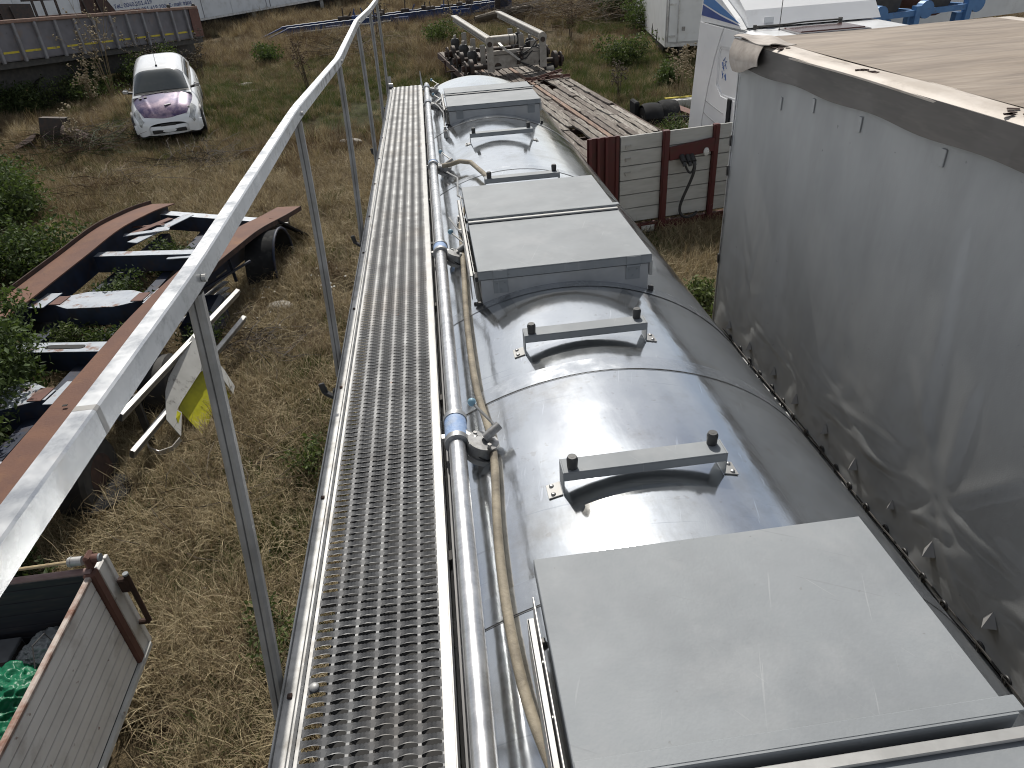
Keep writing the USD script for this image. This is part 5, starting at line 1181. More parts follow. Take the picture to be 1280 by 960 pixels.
def make_side_guard():
    T = thing('side_guard', 'two dull aluminium side guard bars tied by a bent bracket, leaning beside the rusty subframe', 'guard rail', base=(-3.4, 7.8, 0.1))
    for a, b in (((-3.70, 6.56, .85), (-2.99, 9.26, 1.0)), ((-3.63, 6.35, .5), (-2.97, 9.13, .65))):
        a, b = np.array(a), np.array(b); m = MB(); m.add(bar(a, b, .06, .105, up=(.5, 0, 1), bev=.006)); R = obj('guard_bar', m, 'steel_dull', T)
        m = MB(); m.add(bar(a + (.03, -.004, .0), b + (.03, -.004, .0), .008, .03, up=(.5, 0, 1))); m.add(bar(a - (.0, 0, .0), a + (b - a) * .002, .04, .115, up=(.5, 0, 1))); obj('groove', m, 'valve_steel', R)
    for f in (.12, .62): p = np.array((-3.70, 6.56, .85)) * (1 - f) + np.array((-2.99, 9.26, 1.0)) * f; obj('upright', bar(p + (-.03, 0, .05), p + (-.05, .0, -.75), .07, .05, up=(0, 1, 0)), 'dark_steel', T)
    pts = [(-3.66, 6.80, .42), (-3.58, 6.62, .36), (-3.46, 6.56, .33), (-3.33, 6.62, .33), (-3.27, 6.74, .36)]
    m = sweep(np.array(pts), [(-.006, -.03), (.006, -.03), (.006, .03), (-.006, .03)]); obj('bent_bracket', m, 'steel_dull', T)
    N_ = np.array([.72, -.35, .6]); N_ /= np.linalg.norm(N_)
    P = thing('fairing_panel', 'bent white and yellow sheet metal panel leaning against the aluminium guard bars', 'panel', base=(-3.25, 7.3, .2))
    white = [(-3.297, 8.048, .993), (-3.381, 7.722, .903), (-3.458, 7.391, .803), (-3.472, 7.219, .719), (-3.443, 6.932, .517), (-3.317, 6.848, .317), (-3.328, 7.104, .479), (-3.368, 7.104, .527), (-3.331, 7.248, .567), (-3.204, 7.689, .672), (-3.192, 7.946, .808)]
    yellow = [(-3.204, 7.689, .672), (-3.123, 7.835, .66), (-3.05, 7.827, .567), (-2.905, 7.679, .307), (-2.962, 7.526, .286), (-3.066, 7.275, .265), (-3.123, 7.04, .196), (-3.333, 7.156, .516), (-3.331, 7.248, .567)]
    strip = [(-3.192, 7.946, .808), (-3.103, 7.966, .712), (-2.998, 7.898, .547), (-2.896, 7.785, .358), (-2.905, 7.679, .307), (-3.05, 7.827, .567), (-3.123, 7.835, .66), (-3.204, 7.689, .672)]
    fl = [(-3.368, 7.104, .527), (-3.328, 7.104, .479), (-3.344, 6.947, .406), (-3.36, 7.0, .48)]
    obj('white_face', prism(np.array(white) + N_ * .02, -N_ * .012), 'panel_white', P)
    obj('yellow_face', prism(np.array(yellow) - N_ * .05, -N_ * .012), 'panel_yellow', P)
    obj('white_edge', prism(np.array(strip) + N_ * .01, -N_ * .012), 'panel_white', P)
    obj('yellow_return', prism(np.array(fl) + N_ * .018, -N_ * .08), 'panel_yellow', P)
make_side_guard()

# ------------------------------------------------------------------ tipping body with rubbish, lower left
def make_skip():
    X, YF, ZT, ZB = -2.47, 3.42, 1.70, .84
    YN = -.8
    T = thing('tipping_body', 'dirty white boarded tipping truck body with rusty corner post, full of plastic bags', 'truck body', base=(-3.5, 1.3, 0))
    n = 10; ed = np.linspace(ZB, ZT - .03, n + 1)
    for k in range(n):
        m = MB(); m.box(X - .028, X, YN, YF - .09, ed[k] + .003, ed[k + 1] - .003, .004); obj('side_board', m, 'skip_white', T)
    m = MB(); m.box(X - .024, X - .006, YN, YF - .09, ZB, ZT - .04); obj('board_joint', m, 'skip_rust_edge', T)
    m = MB(); m.box(X - .034, X + .004, YN, YF - .04, ZT - .03, ZT, .006); obj('top_edge', m, 'skip_rust_edge', T)
    m = MB(); m.box(X - .03, X + .03, YN, YF + .1, ZB - .05, ZB - .004, .008); obj('lower_edge', m, 'panel_white', T)
    m = MB(); m.box(X - .05, X + .022, YF - .088, YF - .01, ZB - .02, ZT + .01, .012); P = obj('corner_post', m, 'rust_brown', T)
    m = MB(); m.box(X - .045, X + .012, YF - .008, YF + .125, ZB - .02, ZT - .02, .012); m.box(X + .0, X + .022, YF + .09, YF + .13, ZB - .02, ZT - .02, .004); obj('post_plate', m, 'skip_white', P)
    m = MB(); m.tube([(X + .085, YF + .10, ZB + .20), (X + .085, YF + .10, ZT - .20)], .018, 12); m.box(X + .02, X + .085, YF + .07, YF + .12, ZT - .34, ZT - .22, .01); m.tube([(X + .02, YF + .10, ZB + .2), (X + .085, YF + .10, ZB + .2)], .02, 10); H = obj('lock_handle', m, 'rust_dark', P, 30)
    m = MB(); m.cyl((X + .085, YF + .10, ZT - .20), (X + .085, YF + .10, ZT - .185), .019, 12); obj('handle_end', m, 'lid_alu', H, 30)
    m = MB(); m.cyl((X - .13, YF - .01, ZT + .075), (X - .045, YF - .01, ZT + .075), .03, 14); m.cyl((X - .12, YF - .01, ZT + .075), (X - .11, YF - .01, ZT + .075), .034, 14); obj('hinge_barrel', m, 'steel_dull', T, 30)
    m = MB(); m.box(X - .03, X + .01, YF - .05, YF + .05, ZT + .0, ZT + .12, .02); m.cyl((X + .0, YF, ZT + .075), (X + .05, YF, ZT + .075), .028, 12); obj('hinge_lug', m, 'rust_brown', T, 30)
    m = MB(); m.cyl((X + .05, YF, ZT + .075), (X + .062, YF, ZT + .075), .026, 12); obj('pin_head', m, 'lid_alu', T, 30)
    obj('tie_rod', tube([(X - 2.0, YF - .02, ZT + .055), (X - .12, YF - .01, ZT + .075)], .011, 8), 'rust_pole', T, 30)
    obj('top_bar', tube([(X - 2.3, YF - .045, ZT + .01), (X + .0, YF - .045, ZT + .012)], .022, 12), 'rust_pink', T, 30)
    m = MB(); m.box(X - 2.3, X - .05, YF - .05, YF - .02, ZB, ZT - .02); 
    for z in np.linspace(ZB + .1, ZT - .12, 7): m.box(X - 2.3, X - .05, YF - .056, YF - .05, z, z + .05, .002)
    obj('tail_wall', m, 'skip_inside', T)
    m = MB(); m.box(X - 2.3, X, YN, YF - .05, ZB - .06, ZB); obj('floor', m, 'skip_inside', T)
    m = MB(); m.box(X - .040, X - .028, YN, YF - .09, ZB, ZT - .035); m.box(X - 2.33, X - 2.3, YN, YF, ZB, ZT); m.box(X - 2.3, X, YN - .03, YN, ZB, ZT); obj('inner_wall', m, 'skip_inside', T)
    obj('wire_loop', tube([(X - .035, YF - .55, ZT - .01), (X - .06, YF - .54, ZT + .05), (X - .09, YF - .62, ZT + .05), (X - .06, YF - .72, ZT - .02)], .004, 6), 'dark_steel', T)
    m = MB(); m.box(X - 1.9, X - 1.75, YN, YF + .3, .62, .78); m.box(X - .6, X - .45, YN, YF + .3, .62, .78); obj('chassis', m, 'dark_steel', T)
    for y in (.3, 2.1):
        for x in (X - .42, X - 2.2): obj('wheel', tube([(x, y, .42), (x + .03, y, .42), (x + .27, y, .42), (x + .3, y, .42)], [.36, .42, .42, .36], 22), 'tyre', T, 30)
    # bags
    def bag(c, r, sc, mt, lab, seed):
        m = trimesh.creation.icosphere(5, 1.0); v = m.vertices
        d = 1 + .55 * noise(v, 1.6, 3, seed) + .0
        rid = np.abs(noise(v * (1, 1, .7), 3.1, 3, seed + 5)); d += .55 * (0.12 - rid).clip(0) * 2 - .10
        rid2 = np.abs(noise(v, 4.5, 2, seed + 9)); d += .35 * (.07 - rid2).clip(0)
        m.vertices = v * d[:, None] * np.array(sc) * r + np.array(c)
        solo('plastic_bag', m, mt, lab, 'plastic bag', smooth=True)
    zb = 1.17
    bag((-2.96, 2.88, zb + .02), .26, (1.25, .9, .75), 'bag_green', 'crumpled green plastic bag nearest the dark tail wall in the tipping body', 51)
    bag((-2.90, 2.58, zb - .02), .25, (1.1, 1.0, .7), 'bag_green', 'green plastic bag in the middle of the heap', 62)
    bag((-2.70, 2.78, zb + .0), .17, (1.0, 1.3, .8), 'bag_clear', 'crumpled clear plastic bag pressed against the inner face of the side boards', 95)
    bag((-3.18, 2.70, zb - .03), .26, (1.0, 1.1, .7), 'bag_green', 'green plastic bag at the left edge of the picture, below the grey box', 84)
    bag((-2.84, 3.20, zb + .03), .19, (1.1, .9, .8), 'bag_clear', 'small clear plastic bag right of the grey box near the dark tail wall', 16)
    bag((-2.82, 2.28, zb - .0), .19, (1.1, 1.2, .75), 'bag_clear', 'clear plastic bag lowest in the picture, inside the side boards', 27)
    bag((-3.05, 2.30, zb - .1), .24, (1.1, 1.1, .6), 'bag_green', 'green plastic bag at the bottom left of the heap', 38)
    bag((-3.6, 2.5, zb - .12), .34, (1.1, 1.3, .6), 'bag_green', 'green plastic bag far left in the tipping body under the handrail', 49)
    B = thing('grey_box', 'grey cardboard box with a dark open side among the plastic bags', 'box', base=(-3.2, 3.2, zb))
    m = MB(); m.box(-3.33, -3.06, 3.06, 3.32, zb - .2, zb + .10, .005); obj('carton', m, 'grey_crate', B)
    m = MB(); m.box(-3.34, -3.05, 3.05, 3.12, zb + .101, zb + .107); m.box(-3.058, -3.052, 3.1, 3.3, zb - .1, zb + .08); obj('flap', m, 'cast_iron', B)
make_skip()

# ------------------------------------------------------------------ rusty sheet scrap and stones in the grass
def make_scrap():
    T = thing('scrap_drum', 'crushed dark rusty sheet metal lying in dry grass left of the white car', 'scrap metal', base=(-9.9, 20.0, .95))
    z = .95
    m = MB(); m.add(prism([(-10.15, 19.6, z - .1), (-9.45, 19.75, z - .1), (-9.40, 19.95, z + .78), (-10.0, 19.9, z + .85)], (.05, .14, 0))); obj('upright_sheet', m, 'cast_iron', T)
    def fn(u, v):
        a = .3 + u * 1.9; return -10.15 - .75 * v * 1.0 + .06 * np.sin(u * 9), 19.75 + .5 * np.cos(a) * (1 - .3 * v), z - .1 + .62 * np.sin(a) * (1 - .55 * v)
    obj('curled_sheet', solid_sheet(grid(12, 8, fn), (0, .02, -.02)), 'rust_dark', T, 30)
    def fn2(u, v):
        a = u * 2.2; return -9.45 + .95 * v, 19.85 + .55 * np.cos(a) * (1 - .4 * v), z - .1 + .75 * np.sin(a) * (1 - .7 * v)
    obj('curled_sheet', solid_sheet(grid(12, 8, fn2), (0, .02, -.02)), 'rust_dark', T, 30)
    m = MB(); m.add(bar((-10.0, 19.35, z - .05), (-8.6, 19.25, z + .02), .35, .12, bev=.03)); obj('lower_sheet', m, 'rust_brown', T)
    rocks = [(-2.15, 18.3, .22, 'pale flat stone lying on the trodden path left of the walkway'), (-5.98, 25.3, .26, 'pale flat slab of stone in grass, upper of two beyond the handrail'), (-5.5, 24.0, .2, 'smaller pale stone in grass, lower of two beyond the handrail'), (-2.75, 10.25, .16, 'small pale stone beside the rusty subframe arch')]
    for k, (x, y, r, lab) in enumerate(rocks):
        m = trimesh.creation.icosphere(3, 1.0); v = m.vertices; d = 1 + .7 * noise(v, 1.3, 3, 70 + k); m.vertices = v * d[:, None] * np.array([r * 1.25, r * .8, r * .42]) + np.array([x, y, float(ground_z(x, y)) + r * .16]); solo('stone', m, 'stone', lab, 'stone', smooth=25)
make_scrap()

# ------------------------------------------------------------------ the white car
def make_car():
    gx, gy = -7.10, 21.0; gz = float(ground_z(gx, gy)) + .0
    T = thing('parked_car', 'abandoned white hatchback car with a purple bonnet standing in dry grass', 'car', loc=(gx, gy, gz - .05), rot=(0, 8.5, -76))
    xs = np.array([-1.93, -1.86, -1.7, -1.3, -.6, .2, .9, 1.25, 1.55, 1.75, 1.87, 1.93])
    hw = np.array([.60, .74, .80, .825, .83, .83, .825, .80, .765, .70, .60, .46])
    zt = np.array([.70, .86, .95, .965, .955, .95, .945, .90, .82, .72, .62, .52])
    zb = np.array([.36, .28, .24, .2, .2, .2, .2, .2, .2, .22, .25, .30])
    def I(a, x):
        from scipy.interpolate import PchipInterpolator
        return PchipInterpolator(xs, a)(x)
    E_ = 5.0
    def top(x, y): 
        w = I(hw, x); r = np.clip(np.abs(y) / w, 0, 1); return I(zb, x) + (I(zt, x) - I(zb, x)) * (1 - r ** E_) ** (1 / E_) + .035 * (1 - r ** 2) * np.clip((x - .2) * 1.2, 0, 1)
    def fn(u, v):
        x = -1.93 + 3.86 * (.5 - .5 * np.cos(u * PI)); a = v * PI; w = I(hw, x)
        y = w * np.sign(np.cos(a)) * np.abs(np.cos(a)) ** (2 / E_); zc = np.abs(np.sin(a)) ** (2 / E_)
        z = I(zb, x) + (I(zt, x) - I(zb, x)) * zc
        z = z + .035 * (1 - (np.abs(y) / w) ** 2) * np.clip((x - .2) * 1.2, 0, 1) * (zc > .5)
        mid = 1 + .035 * np.exp(-((z - .55) / .2) ** 2)
        return x, y * mid, z
    b = grid(70, 48, fn); b.invert(); obj('body', b, 'car_white', T, 45)
    m = MB(); m.box(-1.8, 1.75, -.7, .7, .18, .3); obj('underside', m, 'car_trim', T)
    # bonnet, slots, lamps, bumper
    def hood(u, v):
        x = .96 + .92 * u; w = .70 - .20 * u ** 2.2; y = (v - .5) * 2 * w; xx = x - .10 * (v - .5) ** 2 * 4 * (u - .15)
        return xx, y, top(xx, y) + .010 + .008 * np.exp(-((np.abs(v - .5) - .33 + .07 * u) / .03) ** 2) - .004 * np.exp(-((u - .85) ** 2 + (v - .42) ** 2) / .02)
    obj('bonnet', solid_sheet(grid(26, 40, hood), (0, 0, -.008)), 'car_purple', T, 40, label='dull purple bonnet')
    m = MB()
    for y in (-.52, -.40): m.add(chamfer_box(.10, .075, .012, .003).apply_translation((1.12, y, float(top(np.array(1.12), np.array(y))) + .02)))
    obj('air_slot', m, 'car_trim', T)
    m = MB(); m.add(chamfer_box(.05, .16, .02, .006).apply_transform(rotm((0, 0, 1), 20)).apply_translation((1.56, .10, float(top(np.array(1.56), np.array(.1))) + .016))); obj('torn_emblem', m, 'alloy', T)
    for sg in (-1, 1):
        def lamp(u, v):
            x = 1.46 + .40 * u; a = (.085 + (.27 - .08 * u) * v) * PI; a = a if sg > 0 else PI - a; w = I(hw, x)
            y = w * np.sign(np.cos(a)) * np.abs(np.cos(a)) ** (2 / E_); zc = np.abs(np.sin(a)) ** (2 / E_)
            return x + .012, y * 1.012, I(zb, x) + (I(zt, x) - I(zb, x)) * zc + .012
        g = grid(12, 8, lamp)
        if sg > 0: g.invert()
        L_ = obj('headlight', solid_sheet(g, (0, 0, -.01)), 'lamp_glass', T, 40, label='broken headlight' if sg > 0 else None)
        if sg > 0:
            m = MB(); m.add(trimesh.creation.icosphere(2, .075).apply_translation((1.60, .54, .72))); obj('lamp_hole', m, 'car_trim', L_, True)
        m = MB(); m.add(chamfer_box(.12, .14, .10, .035).apply_translation((.62, sg * .86, 1.0))); m.add(bar((.66, sg * .66, .96), (.64, sg * .83, .98), .06, .05)); M_ = obj('door_mirror', m, 'car_trim', T)
        m = MB(); m.add(chamfer_box(.05, .11, .07, .01).apply_translation((.68, sg * .865, 1.005))); obj('mirror_shell', m, 'alloy', M_)
        m = MB(); m.add(chamfer_box(.16, .02, .03, .008).apply_translation((-.28, sg * .855, .80))); obj('door_handle', m, 'car_trim', T)
        for x in (-1.22, 1.2):
            A = obj('wheel_arch', tube([(x, sg * .80, .33), (x, sg * .842, .33)], .335, 26), 'car_trim', T, 30)
            W = obj('wheel', tube([(x, sg * .66, .28), (x, sg * .69, .28), (x, sg * .835, .28), (x, sg * .85, .28)], [.25, .285, .285, .25], 26), 'tyre', T, 30)
            obj('rim', tube([(x, sg * .83, .28), (x, sg * .856, .28)], [.18, .165], 18), 'alloy', W, 30)
        dl = MB()
        for x in (.78, -.52): dl.add(bar((x, sg * .858, .35), (x + .02, sg * .84, .90), .006, .008, up=(0, 1, 0)))
        obj('door_gap', dl, 'car_trim', T)
    def bump(u, v):
        y = (u - .5) * 2 * .80; x = 1.955 - .30 * np.abs(y / .80) ** 2.6; z = .26 + .22 * v
        return x + .03 * np.sin(v * PI), y, z
    B = obj('front_bumper', solid_sheet(grid(30, 8, bump), (-.03, 0, 0)), 'car_white', T, 40)
    m = MB(); m.add(chamfer_box(.03, .8, .09, .01).apply_translation((1.965, 0, .36))); m.add(chamfer_box(.03, .36, .05, .01).apply_translation((1.945, 0, .50))); obj('grille', m, 'car_trim', B)
    # cabin: white pillars and roof, glass set into it
    kx = [(1.02, .945), (.30, 1.35), (.05, 1.405), (-.45, 1.425), (-1.0, 1.40), (-1.45, 1.31), (-1.78, .98)]
    ks = np.array(kx)
    def cab(u, v):
        from scipy.interpolate import PchipInterpolator
        t = np.linspace(0, 1, len(ks)); x = PchipInterpolator(t, ks[:, 0])(u); zr = PchipInterpolator(t, ks[:, 1])(u); zb_ = .93
        wr = .545 + .02 * np.sin(u * PI); wb = .735 - .05 * np.abs(u - .5)
        a = v * PI; cy, sy = np.cos(a), np.sin(a); k = np.abs(sy) ** (2 / 4.5); z = zb_ + (zr - zb_) * k
        w = wb + (wr - wb) * np.clip((z - zb_) / .47, 0, 1)
        return x, w * np.sign(cy) * np.abs(cy) ** (2 / 4.5), z + .03 * (1 - cy ** 2) * np.clip(zr - 1.2, 0, .2) * 5 * .3
    c_ = grid(60, 44, cab); c_.invert(); obj('roof', c_, 'car_white', T, 40)
    def patch(u0, u1, v0, v1, off, nu=18, nv=18, vf=None):
        def f(u, v):
            uu = u0 + (u1 - u0) * u; vv = v0 + (v1 - v0) * v
            if vf: vv = vf(u, v)
            x, y, z = cab(uu, vv); return x * 1.0, y * (1 + off * .9), z + off * .8
        g = grid(nu, nv, f); g.invert(); return g
    for nm, args, mt in (('windscreen_seal', (.012, .185, .135, .865, .004), 'car_trim'), ('windscreen', (.022, .172, .155, .845, .010), 'car_glass'), ('rear_window', (.84, .965, .2, .8, .006), 'car_glass')):
        obj(nm, patch(*args), mt, T, 40)
    for sg in (0, 1):
        f = (lambda v0, v1: (v0, v1)) if sg == 0 else (lambda v0, v1: (1 - v1, 1 - v0))
        for (u0, u1) in ((.20, .50), (.53, .76)):
            a, b2 = f(.012, .085); obj('side_window', patch(u0, u1, a, b2, .010), 'car_glass', T, 40)
        a, b2 = f(.118, .128); obj('roof_gutter', patch(.17, .86, a, b2, .008, 20, 2), 'car_trim', T, 40)
    m = MB(); m.add(tube([(.10, .0, 1.42), (-.35, 0, 1.86)], .005, 6)); m.add(chamfer_box(.08, .05, .03, .01).apply_translation((.10, 0, 1.42))); obj('aerial', m, 'car_trim', T)
    m = MB(); m.add(bar((1.0, -.5, .985), (.95, .1, 1.0), .02, .012)); m.add(bar((1.0, .05, .985), (.95, .6, 1.0), .02, .012)); obj('wiper', m, 'car_trim', T)
    m = MB(); m.box(-.1, .35, -.55, -.15, .6, 1.0, .06); m.box(-.1, .35, .15, .55, .6, 1.0, .06); m.box(-.12, .0, -.5, -.2, 1.0, 1.2, .05); m.box(-.12, 0, .2, .5, 1.0, 1.2, .05); obj('seat', m, 'car_trim', T)
make_car()
# ------------------------------------------------------------------ vegetation
def blades(n, r, h, w, bend, seed, spread=1.0, seg=3, flat=0.0, heads=0.0):
    """a tuft of bent blades as one mesh"""
    R = np.random.default_rng(seed); V, F = [], []; k = 0
    for _ in range(n):
        a = R.uniform(0, 2 * PI); rr = r * math.sqrt(R.uniform(0, 1)); base = np.array([rr * math.cos(a), rr * math.sin(a), -.02])
        az = R.uniform(0, 2 * PI); lean = R.uniform(.05, 1.0) * spread; hh = h * R.uniform(.45, 1.0); ww = w * R.uniform(.7, 1.3)
        d = np.array([math.cos(az), math.sin(az), 0]); side = np.array([-d[1], d[0], 0]); tw = R.uniform(-.6, .6); side = side * math.cos(tw) + np.array([0, 0, math.sin(tw)])
        p = base.copy(); ang = lean * (.35 + flat); pts = [p.copy()]
        for s in range(seg):
            p = p + hh / seg * (d * math.sin(ang) + np.array([0, 0, math.cos(ang)])); ang += bend * R.uniform(.3, 1.2) / seg; p[2] = max(p[2], .006 + .02 * R.random()); pts.append(p.copy())
        for s in range(seg):
            w0, w1 = ww * (1 - s / seg * .6), ww * (1 - (s + 1) / seg * .6) if s < seg - 1 else ww * .15
            V += [pts[s] - side * w0, pts[s] + side * w0, pts[s + 1] + side * w1, pts[s + 1] - side * w1]; F += [(k, k + 1, k + 2), (k, k + 2, k + 3)]; k += 4
    return trimesh.Trimesh(np.array(V), np.array(F), process=False)

def scatter(name, label, cat, protos, pts, scales, seed):
    """ground cover nobody could count, as one instancer"""
    R = np.random.default_rng(seed)
    pi = UsdGeom.PointInstancer.Define(stage, '/World/' + numbered('/World', name)); tag(pi, label, cat, kind='stuff')
    rel = pi.CreatePrototypesRel(); base = str(pi.GetPath()) + '/protos'; UsdGeom.Scope.Define(stage, base)
    for k, (m, mt) in enumerate(protos):
        q = usdkit.mesh(stage, '%s/tuft_%d' % (base, k), m, MAT[mt]); rel.AddTarget(q.GetPath())
    n = len(pts)
    pi.CreateProtoIndicesAttr(Vt.IntArray.FromNumpy(R.integers(0, len(protos), n).astype(np.int32)))
    pi.CreatePositionsAttr(Vt.Vec3fArray.FromNumpy(np.asarray(pts, np.float32)))
    a = R.uniform(0, 2 * PI, n); tx, ty = R.normal(0, .10, n), R.normal(0, .10, n)
    q = [Gf.Quath(float(math.cos(b / 2)), Gf.Vec3h(float(x), float(y), float(math.sin(b / 2)))).GetNormalized() for b, x, y in zip(a, tx, ty)]
    pi.CreateOrientationsAttr(Vt.QuathArray(q))
    s = np.asarray(scales, np.float32); pi.CreateScalesAttr(Vt.Vec3fArray.FromNumpy(np.stack([s, s, s * R.uniform(.75, 1.25, n).astype(np.float32)], 1).astype(np.float32)))
    return pi

CAM_AXIS = None
def in_view(x, y, z, pad=1.12):
    yaw, pitch, roll = 0.07883, 0.56831, -0.07315
    cy, sy, cp, sp = math.cos(yaw), math.sin(yaw), math.cos(pitch), math.sin(pitch)
    fw = np.array([sy * cp, cy * cp, -sp]); r0 = np.array([cy, -sy, 0.0]); u0 = np.cross(r0, fw); cr, sr = math.cos(roll), math.sin(roll)
    r = cr * r0 + sr * u0; u = -sr * r0 + cr * u0
    d = np.stack([x, y, z - 4.9], -1); w = d @ fw
    return (w > .3) & (np.abs(d @ r) < w * .7356 * pad + .6) & (np.abs(d @ u) < w * .5517 * pad + .6)

def keep_out(x, y):
    """ground covered by solid things (so that no blades poke through them)"""
    m = (x > -.75) & (x < 1.95) & (y < 10.3)
    m |= (x > 2.75) & (x < 5.5) & (y < 6.9)
    m |= (x > -4.85) & (x < -2.4) & (y < 3.6)
    u = (x + 7.1) * math.cos(math.radians(76)) - (y - 21.0) * math.sin(math.radians(76)); v = (x + 7.1) * math.sin(math.radians(76)) + (y - 21.0) * math.cos(math.radians(76))
    m |= (np.abs(u) < 1.75) & (np.abs(v) < .76)
    return m

def sample(n, x0, x1, y0, y1, seed, power=1.0):
    R = np.random.default_rng(seed); x = R.uniform(x0, x1, n); y = y0 + (y1 - y0) * R.uniform(0, 1, n) ** power
    z = ground_z(x, y); k = in_view(x, y, z) & ~keep_out(x, y); x, y, z = x[k], y[k], z[k]
    q = np.stack([x, y, 0 * x], -1)
    return x, y, z, q

def make_grass():
    st = [(blades(52, .24, .42, .0033, 1.6, 10 + k, 1.3, 4, .45), m) for k, m in enumerate(('straw', 'straw', 'straw_pale', 'straw', 'straw_brown', 'straw_pale'))]
    # flattened straw near the tanker
    x, y, z, q = sample(60000, -9, 6, 1.5, 17, 1, 1.0)
    dn = noise(q, .55, 4, 41) + .5
    k = np.random.default_rng(3).uniform(0, 1, len(x)) < np.clip((dn - .30) * 3.2, .18, 1) * np.where(y < 9, 1, .8)
    path = np.exp(-((x + 2.1 + .03 * (y - 8)) / .75) ** 2) * (y > 8); k &= np.random.default_rng(4).uniform(0, 1, len(x)) > path * .72
    x, y, z = x[k], y[k], z[k]
    scatter('dry_grass', 'flattened straw-coloured dry grass over the near ground', 'grass', st, np.stack([x, y, z], 1), np.random.default_rng(5).uniform(.6, 1.25, len(x)), 6)
    # taller dry grass farther back
    tall = [(blades(42, .26, .60, .0058, 1.2, 30 + k, .9, 3, .1), m) for k, m in enumerate(('straw', 'straw_brown', 'straw', 'straw_brown', 'straw_pale'))]
    x, y, z, q = sample(90000, -26, 22, 14, 62, 11, 1.35)
    dn = noise(q, .22, 4, 43) + .5
    k = np.random.default_rng(13).uniform(0, 1, len(x)) < np.clip((dn - .36) * 4.5, .10, 1)
    path = np.exp(-((x + 1.6) / 1.4) ** 2) * (y < 30); k &= np.random.default_rng(14).uniform(0, 1, len(x)) > path * .75
    x, y, z = x[k], y[k], z[k]; s = np.random.default_rng(15).uniform(.55, 1.25, len(x)) * (.72 + .9 * (noise(np.stack([x, y, 0 * x], -1), .5, 3, 44))) * np.clip(.8 + (y - 14) * .012, .8, 1.25)
    scatter('tall_dry_grass', 'taller dry brown grass across the back of the yard', 'grass', tall, np.stack([x, y, z], 1), s, 16)
    # green grass patches
    gr = [(blades(40, .20, .30, .0045, 1.1, 50 + k, .9, 3, .15), m) for k, m in enumerate(('grass_green', 'grass_green', 'straw', 'grass_green'))]
    x, y, z, q = sample(150000, -14, 9, 2, 34, 21, 1.25)
    dn = noise(q, .42, 4, 46) + .5
    g = np.clip((dn - .52) * 6, 0, 1) * .7
    for cx, cy, r, w in ((-2.9, 5.0, 1.1, .9), (-1.5, 5.9, .5, .9), (-1.7, 3.3, .7, .8), (-2.2, 4.0, .5, .6), (-8.5, 15, 3.0, .9), (-3.4, 5.9, 1.0, .7), (-4.4, 22.5, 1.6, .8), (3.6, 8.4, 1.0, .9), (-7.5, 13, 2.4, .8), (-1.4, 3.6, .7, .6), (7.5, 24, 3.0, .6), (6.5, 20, 2.0, .6), (-2.6, 28, 2.5, .7)):
        g = np.maximum(g, w * np.exp(-((x - cx) ** 2 + (y - cy) ** 2) / r ** 2))
    k = np.random.default_rng(23).uniform(0, 1, len(x)) < g
    x, y, z = x[k], y[k], z[k]
    scatter('green_grass', 'patches of short green grass and clover among the straw', 'grass', gr, np.stack([x, y, z], 1), np.random.default_rng(25).uniform(.5, 1.1, len(x)), 26)
    # tiny white flower heads
    fl = trimesh.creation.icosphere(1, .014); fl.vertices *= (1, 1, .5)
    x, y, z, q = sample(900, -7, -1.5, 4, 13.5, 31)
    k = (noise(q, .8, 2, 47) > .05); x, y, z = x[k], y[k], z[k]
    scatter('wild_flowers', 'tiny white flower heads dotted over the grass', 'flowers', [(fl, 'petal')], np.stack([x, y, z + .12], 1), np.random.default_rng(35).uniform(.5, 1.5, len(x)), 36)
make_grass()

def leaf_cloud(n, rad, centres, size, seed, flat=.7):
    R = np.random.default_rng(seed); C = np.array(centres, float); V, F = [], []; k = 0
    for _ in range(n):
        c_ = C[R.integers(len(C))]; d = R.normal(0, 1, 3); d /= np.linalg.norm(d); p = c_ + d * rad * R.uniform(.35, 1.0) ** .6 * np.array([1, 1, flat]) * R.uniform(.7, 1.2)
        if p[2] < .03: p[2] = .03 + .1 * R.random()
        nrm = d * .6 + R.normal(0, .6, 3); nrm /= np.linalg.norm(nrm); a = np.cross(nrm, R.normal(0, 1, 3)); a /= np.linalg.norm(a); b = np.cross(nrm, a); s = size * R.uniform(.5, 1.3)
        V += [p - a * s, p + b * s * .42 + nrm * s * .1, p + a * s, p - b * s * .42 + nrm * s * .1]; F += [(k, k + 1, k + 2), (k, k + 2, k + 3)]; k += 4
    return trimesh.Trimesh(np.array(V), np.array(F), process=False)

def bush(x, y, r, h, n, leaf, label, seed, mat_='leaf_green', cat='bush', stems=7, dz=0):
    R = np.random.default_rng(seed); z = float(ground_z(x, y)) + dz
    T = thing('bush', label, cat, loc=(x, y, z))
    cs = []
    st = MB()
    for k in range(stems):
        a = R.uniform(0, 2 * PI); rr = r * R.uniform(.1, .8); hh = h * R.uniform(.45, .95); tip = np.array([rr * math.cos(a), rr * math.sin(a), hh]); cs.append(tip); cs.append(tip * (.7, .7, .6))
        mid = tip * (.4, .4, .6) + R.normal(0, .04, 3); st.add(tube([(0, 0, -.05), mid, tip], [.016, .010, .004], 5))
    obj('stem', st, 'twig', T)
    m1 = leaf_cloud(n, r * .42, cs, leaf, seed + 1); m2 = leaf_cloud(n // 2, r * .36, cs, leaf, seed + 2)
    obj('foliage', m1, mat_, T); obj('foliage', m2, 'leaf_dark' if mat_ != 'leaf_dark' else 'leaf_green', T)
    return T

